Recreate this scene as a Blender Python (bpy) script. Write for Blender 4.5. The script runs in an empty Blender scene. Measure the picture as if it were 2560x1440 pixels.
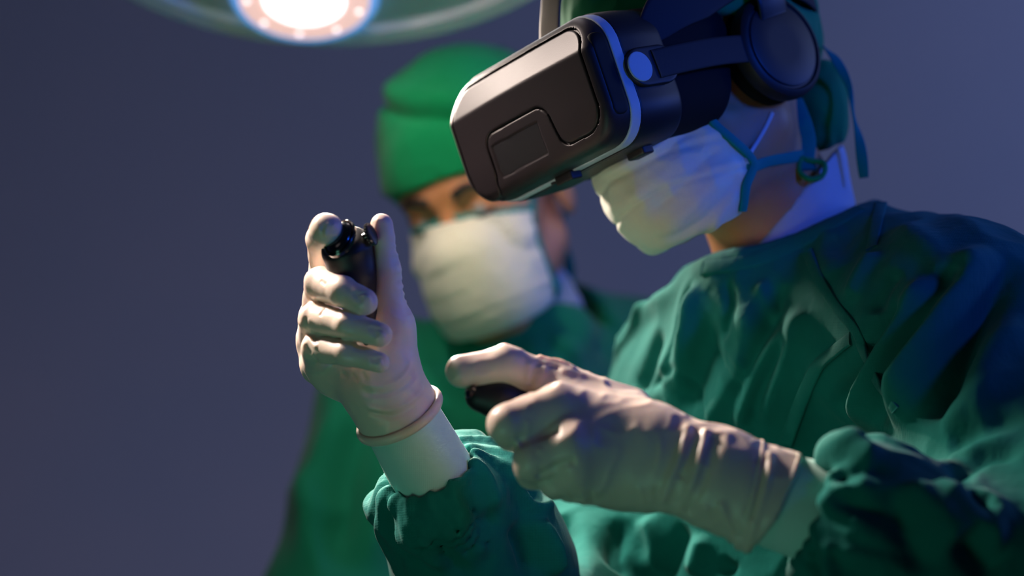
import bpy, math
import numpy as np
from mathutils import Vector, Matrix

# ------------------------------------------------------------------ camera, world, lights
FPX = 6044.0                       # focal length in pixels of the 2560 wide frame (85 mm on 36 mm)
ZC = 1.42
scn = bpy.context.scene
COL = scn.collection
cam_d = bpy.data.cameras.new('camera'); cam = bpy.data.objects.new('camera', cam_d); COL.objects.link(cam)
cam.location = (0, 0, ZC); cam.rotation_euler = (math.pi / 2, 0, 0)
cam_d.lens = 85; cam_d.sensor_width = 36; cam_d.clip_start = 0.05
cam_d.dof.use_dof = True; cam_d.dof.focus_distance = 1.81; cam_d.dof.aperture_fstop = 2.5
scn.camera = cam
scn.view_settings.view_transform = 'Standard'; scn.view_settings.look = 'None'
scn.view_settings.exposure = -0.08; scn.view_settings.gamma = 1.0; scn.view_settings.use_curve_mapping = False

wd = bpy.data.worlds.new('world'); scn.world = wd; wd.use_nodes = True
wd.node_tree.nodes['Background'].inputs[0].default_value = (0.10, 0.12, 0.25, 1)
wd.node_tree.nodes['Background'].inputs[1].default_value = 0.10

def area(name, loc, target, size, energy, color, spread=180, shape='DISK'):
    d = bpy.data.lights.new(name, 'AREA'); d.shape = shape; d.size = size
    d.energy = energy; d.color = color; d.spread = math.radians(spread)
    o = bpy.data.objects.new(name, d); COL.objects.link(o); o.location = loc
    o.rotation_euler = (Vector(target) - Vector(loc)).to_track_quat('-Z', 'Y').to_euler()
    return o
# saturated blue light from the right of the surgeon
area('blue_light', (1.25, 0.95, 2.0), (0.16, 1.88, 1.60), 0.25, 0.52, (0.010, 0.10, 1.0), 32)
area('blue_light', (2.8, 2.2, 2.1), (0.35, 2.05, 1.5), 0.4, 1.8, (0.02, 0.12, 1.0), 70)
# added fill, warm and pale, from the camera side
area('front_fill', (-1.3, 0.1, 2.2), (-0.05, 2.2, 1.45), 0.9, 0.6, (0.92, 0.76, 0.76), 130)
# added light, unseen above left, brightens the left sides of the hands
area('added_side_light', (-0.75, 2.15, 2.15), (-0.09, 1.78, 1.38), 0.16, 2.4, (1.0, 0.82, 0.72), 38)
# weak teal light added low in front, stands in for green gown bounce
area('teal_bounce_fill', (-0.5, 0.9, 0.75), (-0.02, 1.8, 1.35), 0.5, 0.95, (0.30, 1.0, 0.70), 140)
# added lights that brighten the back wall: bluish at right, paler from below
area('wall_fill', (2.6, 2.7, 2.4), (1.2, 4.6, 1.5), 1.0, 27, (0.40, 0.53, 1.0), 160)
area('wall_fill', (-0.6, 2.95, 0.45), (-0.5, 4.6, 1.0), 0.8, 3.2, (0.92, 0.84, 1.0), 160)

# ------------------------------------------------------------------ maths helpers
def W(px, py, d):
    """world point at distance d in front of the camera for a direction of the photograph"""
    return np.array([(px - 1280) / FPX * d, d, ZC - (py - 720) / FPX * d])
def nrm(v):
    v = np.asarray(v, float); return v / np.linalg.norm(v)
def smin(a, b, k):
    h = np.clip(0.5 + 0.5 * (b - a) / k, 0, 1)
    return b + (a - b) * h - k * h * (1 - h)
def smax(a, b, k): return -smin(-a, -b, k)
def rcone(P, a, b, ra, rb):
    a = np.asarray(a, float); b = np.asarray(b, float); ba = b - a
    t = np.clip((P - a) @ ba / max(ba @ ba, 1e-12), 0, 1)
    return np.linalg.norm(P - a - t[:, None] * ba, axis=1) - (ra + t * (rb - ra))
def chain(P, nodes, k=0.004):
    d = None
    for (a, ra), (b, rb) in zip(nodes[:-1], nodes[1:]):
        e = rcone(P, a, b, ra, rb)
        d = e if d is None else smin(d, e, k)
    return d
def ell(P, c, r, ax=None):
    q = P - np.asarray(c, float)
    if ax is not None: q = q @ np.asarray(ax).T
    r = np.asarray(r, float)
    k0 = np.linalg.norm(q / r, axis=1); k1 = np.linalg.norm(q / (r * r), axis=1) + 1e-9
    return k0 * (k0 - 1) / k1
def rbox(P, c, h, r, ax=None):
    q = P - np.asarray(c, float)
    if ax is not None: q = q @ np.asarray(ax).T
    q = np.abs(q) - (np.asarray(h, float) - r)
    return np.linalg.norm(np.maximum(q, 0), axis=1) + np.minimum(q.max(axis=1), 0) - r
def rrect2(x, y, cx, cy, hx, hy, r):
    qx = np.abs(x - cx) - (hx - r); qy = np.abs(y - cy) - (hy - r)
    return np.hypot(np.maximum(qx, 0), np.maximum(qy, 0)) + np.minimum(np.maximum(qx, qy), 0) - r
def plane(P, c, n): return (P - np.asarray(c)) @ nrm(n)
def squash(P, c, ax, s):
    ax = nrm(ax); return P + ((s - 1) * ((P - np.asarray(c)) @ ax))[:, None] * ax

def _hash(i, j, k, seed):
    n = (i * 73856093) ^ (j * 19349663) ^ (k * 83492791) ^ (seed * 2654435)
    n = (n ^ (n >> 13)) * 1274126177 & 0x7fffffff
    n = (n ^ (n >> 16)) & 0xffff
    return n / 65535.0 * 2 - 1
def noise(P, s, seed=0):
    q = P / s; i0 = np.floor(q).astype(np.int64); f = q - i0; f = f * f * f * (f * (f * 6 - 15) + 10)
    out = 0
    for dx in (0, 1):
        for dy in (0, 1):
            for dz in (0, 1):
                w = (f[:, 0] if dx else 1 - f[:, 0]) * (f[:, 1] if dy else 1 - f[:, 1]) * (f[:, 2] if dz else 1 - f[:, 2])
                out = out + w * _hash(i0[:, 0] + dx, i0[:, 1] + dy, i0[:, 2] + dz, seed)
    return out
def crumple(P, s, seed=0, ax=None, stretch=1.0):
    """ridged cloth noise: crisp creases with soft fields between, stretched along ax"""
    Q = P + 0.35 * s * np.stack([noise(P, s * 1.3, seed + k) for k in (11, 12, 13)], 1)
    if ax is not None: Q = squash(Q, (0, 0, 0), ax, 1 / stretch)
    return 1 - 2 * np.abs(noise(Q, s, seed))

def surface(f, lo, hi, h, B=8):
    """surface nets of a signed distance function, evaluated only near the surface"""
    lo = np.asarray(lo, float); hi = np.asarray(hi, float)
    nb = np.ceil((hi - lo) / (h * B)).astype(int); n = nb * B
    ci = np.stack(np.meshgrid(*[np.arange(k) for k in nb], indexing='ij'), -1).reshape(-1, 3)
    cv = f(lo + (ci + 0.5) * B * h)
    V = np.repeat(np.repeat(np.repeat(np.where(cv.reshape(nb) < 0, -1.0, 1.0).astype(np.float32), B, 0), B, 1), B, 2)
    act = ci[np.abs(cv) < B * h * 0.9 * 1.5]
    off = np.stack(np.meshgrid(*[np.arange(B)] * 3, indexing='ij'), -1).reshape(-1, 3)
    for s in range(0, len(act), 600):
        idx = (act[s:s + 600, None, :] * B + off[None]).reshape(-1, 3)
        V[idx[:, 0], idx[:, 1], idx[:, 2]] = f(lo + idx * h)
    V[0] = V[-1] = 1; V[:, 0] = V[:, -1] = 1; V[:, :, 0] = V[:, :, -1] = 1
    S = V < 0
    n1, n2 = n[1], n[2]
    ids, pts, quads = [], [], []
    for ax in range(3):
        sl0 = [slice(None)] * 3; sl1 = [slice(None)] * 3
        sl0[ax] = slice(0, -1); sl1[ax] = slice(1, None)
        E = np.argwhere(S[tuple(sl0)] != S[tuple(sl1)])
        if not len(E): continue
        e1 = E.copy(); e1[:, ax] += 1
        v0 = V[E[:, 0], E[:, 1], E[:, 2]].astype(float); v1 = V[e1[:, 0], e1[:, 1], e1[:, 2]].astype(float)
        p = E.astype(float); p[:, ax] += v0 / (v0 - v1)
        b, c = [(1, 2), (2, 0), (0, 1)][ax]
        q = []
        for db, dc in ((-1, -1), (0, -1), (0, 0), (-1, 0)):
            cc = E.copy(); cc[:, b] += db; cc[:, c] += dc
            i = (cc[:, 0] * n1 + cc[:, 1]) * n2 + cc[:, 2]
            ids.append(i); pts.append(p); q.append(i)
        q = np.stack(q, 1); flip = v0 > 0
        q[flip] = q[flip][:, ::-1]; quads.append(q)
    ids = np.concatenate(ids); pts = np.concatenate(pts); quads = np.concatenate(quads)
    u, inv = np.unique(ids, return_inverse=True)
    cnt = np.bincount(inv)
    v = np.stack([np.bincount(inv, pts[:, k]) / cnt for k in range(3)], 1)
    return lo + v * h, np.searchsorted(u, quads)

def vnormals(v, q):
    n = np.cross(v[q[:, 2]] - v[q[:, 0]], v[q[:, 3]] - v[q[:, 1]])
    out = np.zeros_like(v)
    for k in range(4):
        for a in range(3): out[:, a] += np.bincount(q[:, k], n[:, a], len(v))
    return out / (np.linalg.norm(out, axis=1)[:, None] + 1e-12)
def relax(v, q, it=1, lam=0.5):
    for _ in range(it):
        s = np.zeros_like(v); c = np.zeros(len(v))
        for k in range(4):
            a, b = q[:, k], q[:, (k + 1) % 4]
            for x in range(3): s[:, x] += np.bincount(a, v[b, x], len(v)) + np.bincount(b, v[a, x], len(v))
            c += np.bincount(a, minlength=len(v)) + np.bincount(b, minlength=len(v))
        v = v + lam * (s / c[:, None] - v)
    return v
def hit(f, px, py, d0=1.3, d1=3.2, off=0.0):
    """the point where the direction (px, py) meets the surface of f, lifted by off"""
    r = W(px, py, 1.0) - np.array([0, 0, ZC]); t = d0; o = np.array([0, 0, ZC])
    best = (9, d0)
    for _ in range(140):
        v = float(f((o + r * t)[None])[0]) - off
        if v < best[0]: best = (v, t)
        if v < 2e-4 or t > d1: break
        t += v * 0.6 / np.linalg.norm(r)
    return o + r * (best[1] if t > d1 else t)
def smooth_line(pts, n=8, closed=False):
    p = np.asarray(pts, float); m = len(p); out = []
    for i in range(m if closed else m - 1):
        g = (lambda j: p[j % m]) if closed else (lambda j: p[min(max(j, 0), m - 1)])
        a, b, c, d = g(i - 1), g(i), g(i + 1), g(i + 2)
        for t in np.linspace(0, 1, n, endpoint=False):
            out.append(0.5 * (2 * b + (c - a) * t + (2 * a - 5 * b + 4 * c - d) * t * t + (3 * b - a - 3 * c + d) * t ** 3))
    if not closed: out.append(p[-1])
    return np.array(out)
def near_line(v, line):
    """distance to a polyline, parameter 0..1 along it, and the offset vector"""
    best = np.full(len(v), 1e9); par = np.zeros(len(v)); vec = np.zeros((len(v), 3)); tan = np.zeros((len(v), 3))
    m = len(line) - 1
    for i in range(m):
        a, b = line[i], line[i + 1]; ba = b - a
        t = np.clip((v - a) @ ba / max(ba @ ba, 1e-12), 0, 1)
        w = v - a - t[:, None] * ba; d = np.linalg.norm(w, axis=1); s = d < best
        best[s] = d[s]; par[s] = (i + t[s]) / m; vec[s] = w[s]; tan[s] = ba / (np.linalg.norm(ba) + 1e-12)
    return best, par, vec, tan
def fold(v, n, pts, w, h, kind='ridge', taper=0.25):
    """displacement along normals for a fold, a valley (h<0) or the lifted edge of an overlap"""
    line = smooth_line(pts, 5); lo = line.min(0) - 4 * w; hi = line.max(0) + 4 * w
    idx = np.nonzero(((v > lo) & (v < hi)).all(1))[0]; out = np.zeros(len(v))
    if not len(idx): return out
    d, t, vec, tan = near_line(v[idx], line)
    e = np.clip(np.minimum(t, 1 - t) / max(taper, 1e-3), 0, 1); e = e * e * (3 - 2 * e)
    if kind == 'ridge': g = np.exp(-(d / w) ** 2)
    else:
        s = np.einsum('ij,ij->i', vec, np.cross(n[idx], tan))
        g = np.where(s > 0, np.exp(-(s / w) ** 2), np.exp(-(s / (0.16 * w)) ** 2)) * np.exp(-(np.maximum(d - np.abs(s), 0) / w) ** 2)
    out[idx] = h * g * e
    return out

# ------------------------------------------------------------------ object helpers
def thing(name, loc, label, cat, group=None):
    o = bpy.data.objects.new(name, None); COL.objects.link(o); o.location = loc
    o['label'] = label; o['category'] = cat; o.empty_display_size = 0.05
    if group: o['group'] = group
    return o
def mesh_obj(name, v, q, mat, parent=None, smooth=True, sub=0, label=None):
    me = bpy.data.meshes.new(name)
    v = np.asarray(v, float)
    if isinstance(q, np.ndarray):
        me.vertices.add(len(v)); me.vertices.foreach_set('co', v.astype(np.float32).ravel())
        me.loops.add(q.size); me.loops.foreach_set('vertex_index', q.astype(np.int32).ravel())
        me.polygons.add(len(q)); me.polygons.foreach_set('loop_start', np.arange(0, q.size, 4, dtype=np.int32))
        me.polygons.foreach_set('loop_total', np.full(len(q), 4, np.int32)); me.update(calc_edges=True); me.validate()
    else:
        me.from_pydata([tuple(x) for x in v], [], [tuple(int(i) for i in f) for f in q]); me.update()
    me.polygons.foreach_set('use_smooth', [smooth] * len(me.polygons))
    if mat is not None: me.materials.append(mat)
    o = bpy.data.objects.new(name, me); COL.objects.link(o)
    if parent is not None:
        root = parent; M = Matrix.Identity(4)
        while root is not None: M = Matrix.Translation(root.location) @ M if root.type == 'EMPTY' else M; root = root.parent
        o.parent = parent; o.matrix_parent_inverse = Matrix.Identity(4)
        me.transform(M.inverted())
    if sub:
        m = o.modifiers.new('subdivision', 'SUBSURF'); m.levels = sub; m.render_levels = sub
    if label: o['label'] = label
    return o
def sdf_obj(name, f, lo, hi, h, mat, parent=None, disp=None, rel=1, sub=0, frame=None, label=None):
    v, q = surface(f, lo, hi, h)
    if rel: v = relax(v, q, rel)
    if frame is not None:
        O, A = frame; v = O + v @ A
    if disp is not None:
        n = vnormals(v, q); v = v + disp(v, n)[:, None] * n
    return mesh_obj(name, v, q, mat, parent, True, sub, label)
def frames(line):
    t = np.gradient(line, axis=0); t /= np.linalg.norm(t, axis=1)[:, None] + 1e-12
    return t
def ribbon(name, pts, w, th, mat, parent=None, guide=(0, -1, 0), n=10, label=None, closed=False, wf=None, round_=False):
    """a strap with real width and thickness (or an oval cord) swept along a smooth line;
    guide is the strap's outward facing direction (one vector or one per control point)"""
    line = smooth_line(pts, n, closed); t = frames(line)
    if closed: t = np.roll(line, -1, 0) - np.roll(line, 1, 0); t /= np.linalg.norm(t, axis=1)[:, None]
    g = np.asarray(guide, float)
    g = smooth_line(g, n, closed) if g.ndim == 2 else np.repeat(g[None], len(line), 0)
    s = np.cross(t, g); s /= np.linalg.norm(s, axis=1)[:, None] + 1e-12
    o = np.cross(s, t)
    M = 12; v = []
    for k in range(len(line)):
        ww = w if wf is None else w * wf(k / (len(line) - 1))
        for j in range(M):
            a = 2 * math.pi * j / M; ca, sa = math.cos(a), math.sin(a)
            if not round_:
                ca = math.copysign(abs(ca) ** 0.35, ca); sa = math.copysign(abs(sa) ** 0.7, sa)
            v.append(line[k] + s[k] * ca * ww / 2 + o[k] * sa * th / 2)
    K = len(line); q = []
    for k in range(K if closed else K - 1):
        for j in range(M):
            q.append((k * M + j, k * M + (j + 1) % M, ((k + 1) % K) * M + (j + 1) % M, ((k + 1) % K) * M + j))
    if not closed:
        q.append(tuple(range(M))); q.append(tuple(reversed(range((K - 1) * M, K * M))))
    return mesh_obj(name, v, q, mat, parent, True, 0, label)
def lathe(name, prof, c, axis, mat, parent=None, n=64, label=None, sx=1.0, up=(0, 0, 1)):
    """profile [(along, radius)] turned about the axis through c"""
    prof = [(h, max(r, 4e-4)) for h, r in prof]
    a = nrm(axis); u = nrm(np.cross(up, a)); w = np.cross(a, u); v = []; q = []
    for (h, r) in prof:
        for j in range(n):
            t = 2 * math.pi * j / n
            v.append(np.asarray(c) + a * h + r * (u * math.cos(t) * sx + w * math.sin(t)))
    for i in range(len(prof) - 1):
        for j in range(n):
            q.append((i * n + j, i * n + (j + 1) % n, (i + 1) * n + (j + 1) % n, (i + 1) * n + j))
    q.append(tuple(reversed(range(n)))); q.append(tuple(range((len(prof) - 1) * n, len(prof) * n)))
    o = mesh_obj(name, v, q, mat, parent, True, 0, label)
    o.data.set_sharp_from_angle(angle=math.radians(32))
    return o
def box(name, lo, hi, mat, parent=None):
    x0, y0, z0 = lo; x1, y1, z1 = hi
    v = [(x0, y0, z0), (x1, y0, z0), (x1, y1, z0), (x0, y1, z0), (x0, y0, z1), (x1, y0, z1), (x1, y1, z1), (x0, y1, z1)]
    q = [(3, 2, 1, 0), (4, 5, 6, 7), (0, 1, 5, 4), (1, 2, 6, 5), (2, 3, 7, 6), (3, 0, 4, 7)]
    return mesh_obj(name, v, q, mat, parent, False)

# ------------------------------------------------------------------ materials
def mat(name, color, rough=0.6, metal=0.0, spec=0.5, bumps=(), var=None, sheen=0.0, sss=0.0, sss_col=(1, .4, .25), trans=0.0, emit=None, coat=0.0, weave=0):
    m = bpy.data.materials.new(name); m.use_nodes = True; nt = m.node_tree; b = nt.nodes['Principled BSDF']
    b.inputs['Base Color'].default_value = (*color, 1); b.inputs['Roughness'].default_value = rough
    b.inputs['Metallic'].default_value = metal; b.inputs['Specular IOR Level'].default_value = spec
    b.inputs['Sheen Weight'].default_value = sheen; b.inputs['Coat Weight'].default_value = coat
    b.inputs['Coat Roughness'].default_value = 0.15
    if sss:
        b.inputs['Subsurface Weight'].default_value = sss; b.inputs['Subsurface Radius'].default_value = sss_col
        b.inputs['Subsurface Scale'].default_value = 0.006
    if trans: b.inputs['Transmission Weight'].default_value = trans
    if emit:
        b.inputs['Emission Color'].default_value = (*emit[0], 1); b.inputs['Emission Strength'].default_value = emit[1]
    tc = nt.nodes.new('ShaderNodeTexCoord'); prev = None
    def noise_n(scale, detail=3, rough_=0.5, vec=None):
        n = nt.nodes.new('ShaderNodeTexNoise'); n.inputs['Scale'].default_value = scale; n.inputs['Detail'].default_value = detail
        n.inputs['Roughness'].default_value = rough_
        nt.links.new(vec or tc.outputs['Object'], n.inputs['Vector']); return n
    if var:
        scale, c2, lo, hi = var
        n = noise_n(scale, 5, 0.6); r = nt.nodes.new('ShaderNodeMapRange'); r.inputs[1].default_value = lo; r.inputs[2].default_value = hi
        mx = nt.nodes.new('ShaderNodeMix'); mx.data_type = 'RGBA'
        mx.inputs[6].default_value = (*color, 1); mx.inputs[7].default_value = (*c2, 1)
        nt.links.new(n.outputs['Fac'], r.inputs[0]); nt.links.new(r.outputs[0], mx.inputs[0]); nt.links.new(mx.outputs[2], b.inputs['Base Color'])
    for (scale, dist, strength, stretch) in bumps:
        mp = nt.nodes.new('ShaderNodeMapping'); mp.inputs['Scale'].default_value = stretch
        nt.links.new(tc.outputs['Object'], mp.inputs[0])
        n = noise_n(scale, 4, 0.55, mp.outputs[0]); bp = nt.nodes.new('ShaderNodeBump')
        bp.inputs['Distance'].default_value = dist; bp.inputs['Strength'].default_value = strength
        nt.links.new(n.outputs['Fac'], bp.inputs['Height'])
        if prev: nt.links.new(prev, bp.inputs['Normal'])
        prev = bp.outputs[0]
    if weave:
        ws = []
        for d in ('X', 'Z'):
            w = nt.nodes.new('ShaderNodeTexWave'); w.bands_direction = d; w.inputs['Scale'].default_value = weave
            w.inputs['Distortion'].default_value = 0.6
            nt.links.new(tc.outputs['Object'], w.inputs['Vector']); ws.append(w)
        mu = nt.nodes.new('ShaderNodeMath'); mu.operation = 'ADD'
        nt.links.new(ws[0].outputs['Fac'], mu.inputs[0]); nt.links.new(ws[1].outputs['Fac'], mu.inputs[1])
        bp = nt.nodes.new('ShaderNodeBump'); bp.inputs['Distance'].default_value = 0.0002; bp.inputs['Strength'].default_value = 0.22
        nt.links.new(mu.outputs[0], bp.inputs['Height'])
        if prev: nt.links.new(prev, bp.inputs['Normal'])
        prev = bp.outputs[0]
    if prev: nt.links.new(prev, b.inputs['Normal'])
    return m
I3 = (1, 1, 1)
M_wall = mat('painted_wall', (0.27, 0.27, 0.36), 0.85, bumps=[(60, 0.0006, 0.3, I3)], var=(0.9, (0.23, 0.25, 0.35), 0.35, 0.65))
M_ceil = mat('ceiling_paint', (0.5, 0.5, 0.55), 0.9)
M_floor = mat('vinyl_floor', (0.10, 0.12, 0.14), 0.35, var=(6, (0.13, 0.15, 0.17), 0.4, 0.6))
M_gown = mat('teal_cotton', (0.0, 0.150, 0.125), 0.88, spec=0.2, sheen=0.05, weave=260,
             bumps=[(90, 0.0012, 0.4, I3), (26, 0.006, 0.5, (1, 1, 0.45))], var=(14, (0.0, 0.132, 0.110), 0.35, 0.65))
M_gown2 = mat('green_cotton', (0.0, 0.19, 0.10), 0.85, spec=0.25, sheen=0.12, bumps=[(30, 0.003, 0.4, I3)])
M_capg = mat('green_cap_cotton', (0.0, 0.25, 0.085), 0.85, spec=0.2, sheen=0.1, bumps=[(40, 0.002, 0.4, I3)])
M_tie = mat('teal_binding', (0.0, 0.21, 0.19), 0.8, spec=0.2, weave=300)
M_mask = mat('mask_gauze', (0.72, 0.70, 0.56), 0.85, spec=0.2, sheen=0.2, sss=0.25, sss_col=(1, .9, .8), weave=0, bumps=[(60, 0.0018, 0.5, (1, 1, 1))])
M_latex = mat('latex_glove', (0.66, 0.53, 0.45), 0.40, spec=0.4, sss=0.35, sss_col=(1, .45, .22), bumps=[(55, 0.0012, 0.35, (1, 1, 1)), (160, 0.0004, 0.3, I3)],
              var=(30, (0.68, 0.57, 0.47), 0.35, 0.65))
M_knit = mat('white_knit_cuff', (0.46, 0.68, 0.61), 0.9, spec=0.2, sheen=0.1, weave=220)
M_white = mat('white_undershirt', (0.48, 0.50, 0.56), 0.9, spec=0.2, weave=200)
M_skin = mat('skin', (0.52, 0.22, 0.09), 0.5, spec=0.35, sss=0.3, sss_col=(1, .35, .18), bumps=[(220, 0.0003, 0.3, I3)], var=(25, (0.50, 0.23, 0.12), 0.35, 0.7))
M_hair = mat('black_hair', (0.012, 0.010, 0.010), 0.55, bumps=[(300, 0.0006, 0.6, (1, 1, 0.15))])
M_eye = mat('eye', (0.35, 0.30, 0.28), 0.2)
M_shell = mat('satin_graphite_plastic', (0.019, 0.015, 0.018), 0.42, metal=0.1, spec=0.3, bumps=[(900, 0.00012, 0.35, I3)])
M_black = mat('matt_black_plastic', (0.010, 0.010, 0.013), 0.5, spec=0.4, bumps=[(500, 0.0001, 0.3, I3)])
M_body = mat('dark_housing_plastic', (0.008, 0.008, 0.012), 0.45, spec=0.3, bumps=[(700, 0.0001, 0.3, I3)])
M_gap = mat('recess_black', (0.004, 0.004, 0.004), 0.6, spec=0.2)
M_silver = mat('silver_trim', (0.36, 0.44, 0.50), 0.5, metal=0.0, spec=0.3)
M_rubber = mat('black_strap', (0.014, 0.014, 0.018), 0.7, spec=0.3, weave=300)
M_foam = mat('black_foam', (0.006, 0.006, 0.007), 0.85, spec=0.15)
M_gloss = mat('gloss_black_plastic', (0.006, 0.006, 0.008), 0.18, spec=0.6, coat=0.6)
M_glass = mat('smoked_window', (0.02, 0.02, 0.022), 0.3, spec=0.5)
M_beige = mat('olive_strap', (0.11, 0.09, 0.06), 0.7, weave=260)
M_lamp = mat('lamp_housing', (0.62, 0.64, 0.60), 0.5, spec=0.4)
M_rim = mat('lamp_rim', (0.80, 0.76, 0.74), 0.5, spec=0.4)
M_lens = mat('lamp_lens_lit', (1, 1, 1), 0.3, emit=((1.0, 0.86, 0.88), 3.0))
M_ring = mat('lamp_ring_lit', (0.9, 0.6, 0.55), 0.3, emit=((1.0, 0.62, 0.55), 0.85))
M_blue = mat('lamp_blue_ring', (0.1, 0.4, 0.8), 0.3, emit=((0.10, 0.35, 0.85), 0.6))
M_led = mat('led_lit', (1, 1, 1), 0.3, emit=((1.0, 0.82, 0.82), 2.2))

# ------------------------------------------------------------------ the room
def structure(o): o['kind'] = 'structure'; return o
structure(box('floor', (-3.5, -2.0, -0.1), (3.5, 4.6, 0), M_floor))
structure(box('ceiling', (-3.5, -2.0, 3.0), (3.5, 4.6, 3.1), M_ceil))
structure(box('wall_back', (-3.6, 4.6, 0), (3.6, 4.7, 3.0), M_wall))
structure(box('wall_left', (-3.6, -2.0, 0), (-3.5, 4.6, 3.0), M_wall))
structure(box('wall_right', (3.5, -2.0, 0), (3.6, 4.6, 3.0), M_wall))
structure(box('wall_front', (-3.5, -2.1, 0), (3.5, -2.0, 3.0), M_wall))

# ------------------------------------------------------------------ surgical lamp
LN = nrm((0, -0.5, -0.866)); LV = np.array([0, 0.866, -0.5]); LX = np.array([1.0, 0, 0])
LC = W(790, -375, 2.2)
lamp = thing('surgical_lamp', LC, 'large round white surgical lamp with lit spots, hanging above the raised glove', 'surgical lamp')
lathe('lamp_housing', [(-0.085, 0.05), (-0.08, 0.14), (-0.055, 0.23), (-0.02, 0.272), (0.002, 0.280), (0.006, 0.262), (0.006, 0.0)],
      LC, LN, M_lamp, lamp, 96)
lathe('lamp_rim', [(0.0, 0.281), (0.004, 0.289), (0.010, 0.290), (0.013, 0.285), (0.012, 0.268), (0.006, 0.262), (0.001, 0.270)], LC, LN, M_rim, lamp, 96)
MODS = []
for cx, cv in ((-0.025, 0.200), (-0.205, -0.02), (-0.10, -0.19), (0.13, -0.17), (0.205, 0.0)):
    MODS.append(LC + LX * cx + LV * cv + LN * 0.008)
for k, c in enumerate(MODS):
    cup = lathe('lamp_spot', [(-0.004, 0.072), (0.006, 0.074), (0.012, 0.070), (0.008, 0.066), (0.008, 0.0)], c, LN, M_blue, lamp, 48)
    lathe('reflector_ring', [(0.005, 0.065), (0.0125, 0.064), (0.0125, 0.0)], c, LN, M_ring, cup, 48)
    lathe('lens', [(0.012, 0.041), (0.0165, 0.036), (0.0185, 0.02), (0.019, 0.0)], c, LN, M_lens, cup, 48)
    for j in range(9):
        t = 2 * math.pi * j / 9 + 0.33
        p = c + (LX * math.cos(t) + LV * math.sin(t)) * 0.056 + LN * 0.0125
        lathe('led', [(0, 0.0028), (0.0012, 0.0022), (0.0018, 0.0)], p, LN, M_led, cup, 12)
    tgt, pw = ((W(1060, 1000, 1.80), 5.5), (W(1000, 900, 1.80), 1.0), (W(1130, 560, 2.38), 0.35), (W(1150, 620, 2.38), 0.35), (W(1500, 700, 2.0), 0.6))[k]
    area('lamp_spot_light', tuple(c + LN * 0.024), tuple(tgt), 0.085, pw, (1.0, 0.84, 0.72), 70)
# yoke and ceiling arm
b0 = LC - LN * 0.08
ribbon('lamp_yoke', [b0, b0 - LN * 0.07, b0 + np.array([0.0, -0.05, 0.18]), b0 + np.array([0.25, -0.1, 0.32])], 0.04, 0.04, M_lamp, lamp, round_=True)
ribbon('ceiling_arm', [b0 + np.array([0.25, -0.1, 0.32]), b0 + np.array([0.6, -0.1, 0.5]), b0 + np.array([0.6, -0.1, 0.9]), np.array([b0[0] + 0.6, b0[1] - 0.1, 2.995])], 0.05, 0.05, M_lamp, lamp, round_=True)
ribbon('lamp_handle', [LC + LN * 0.008, LC + LN * 0.06, LC + LN * 0.10], 0.03, 0.03, M_lamp, lamp, guide=(1, 0, 0), round_=True)

# ------------------------------------------------------------------ heads
def frame_LU(L, U):
    L = nrm(L); U = np.asarray(U, float); U = nrm(U - (U @ L) * L); F = np.cross(L, U)
    return np.stack([F, L, U])            # rows: forward, left, up
def head_local(P, sockets=True):
    """head in its own frame: x forward, y left, z up, origin between the ears"""
    d = ell(P, (-0.002, 0, 0.045), (0.098, 0.076, 0.086))
    d = smin(d, ell(P, (0.040, 0, -0.022), (0.055, 0.062, 0.080)), 0.03)
    for s in (1, -1):
        d = smin(d, rcone(P, (0.0, s * 0.052, -0.045), (0.068, s * 0.018, -0.100), 0.018, 0.016), 0.025)
        d = smin(d, ell(P, (0.068, s * 0.038, -0.028), (0.022, 0.022, 0.02)), 0.02)     # cheek
        d = smin(d, rcone(P, (0.088, s * 0.012, 0.037), (0.076, s * 0.046, 0.039), 0.010, 0.008), 0.012)  # brow
        if sockets: d = smax(d, -ell(P, (0.100, s * 0.031, 0.017), (0.017, 0.020, 0.014)), 0.010)
        if sockets:
            d = smin(d, ell(P, (0.076, s * 0.031, 0.017), (0.0145, 0.0165, 0.012)), 0.004)  # eyelids
        # ear
        e = ell(P, (-0.008, s * 0.082, 0.004), (0.017, 0.007, 0.031))
        e = smax(e, -ell(P, (-0.004, s * 0.091, 0.006), (0.009, 0.006, 0.018)), 0.003)
        d = smin(d, e, 0.006)
    d = smin(d, rcone(P, (0.090, 0, 0.020), (0.112, 0, -0.018), 0.007, 0.010), 0.010)     # nose
    for s in (1, -1): d = smin(d, ell(P, (0.103, s * 0.012, -0.024), (0.010, 0.007, 0.007)), 0.005)
    d = smin(d, ell(P, (0.088, 0, -0.056), (0.016, 0.026, 0.008)), 0.006)                 # lips
    d = smin(d, ell(P, (0.088, 0, -0.067), (0.014, 0.022, 0.007)), 0.005)
    d = smin(d, ell(P, (0.080, 0, -0.098), (0.016, 0.022, 0.015)), 0.012)                 # chin
    return d
def to_local(P, O, A): return (P - O) @ A.T

# ---- the surgeon in the headset
HA = frame_LU((0.60, -0.748, 0.282), (-0.312, 0.106, 0.944))
HO = W(1960, 130, 1.93) - 0.095 * HA[1]
def HL(f, l, u): return HO + f * HA[0] + l * HA[1] + u * HA[2]
NB = W(1965, 640, 2.03)                                  # neck base
SL = W(2430, 790, 1.86); SR = W(1770, 960, 2.20)         # shoulders
EL = W(2600, 1500, 1.66); ER = W(1330, 1640, 1.98)       # elbows
PV = np.array([0.31, 2.14, 0.96])                        # pelvis
def head_S(P): return head_local(to_local(P, HO, HA))
def neck_S(P): return rcone(P, HL(-0.022, 0, -0.03), NB + np.array([0.01, 0.0, -0.02]), 0.054, 0.060)

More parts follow.
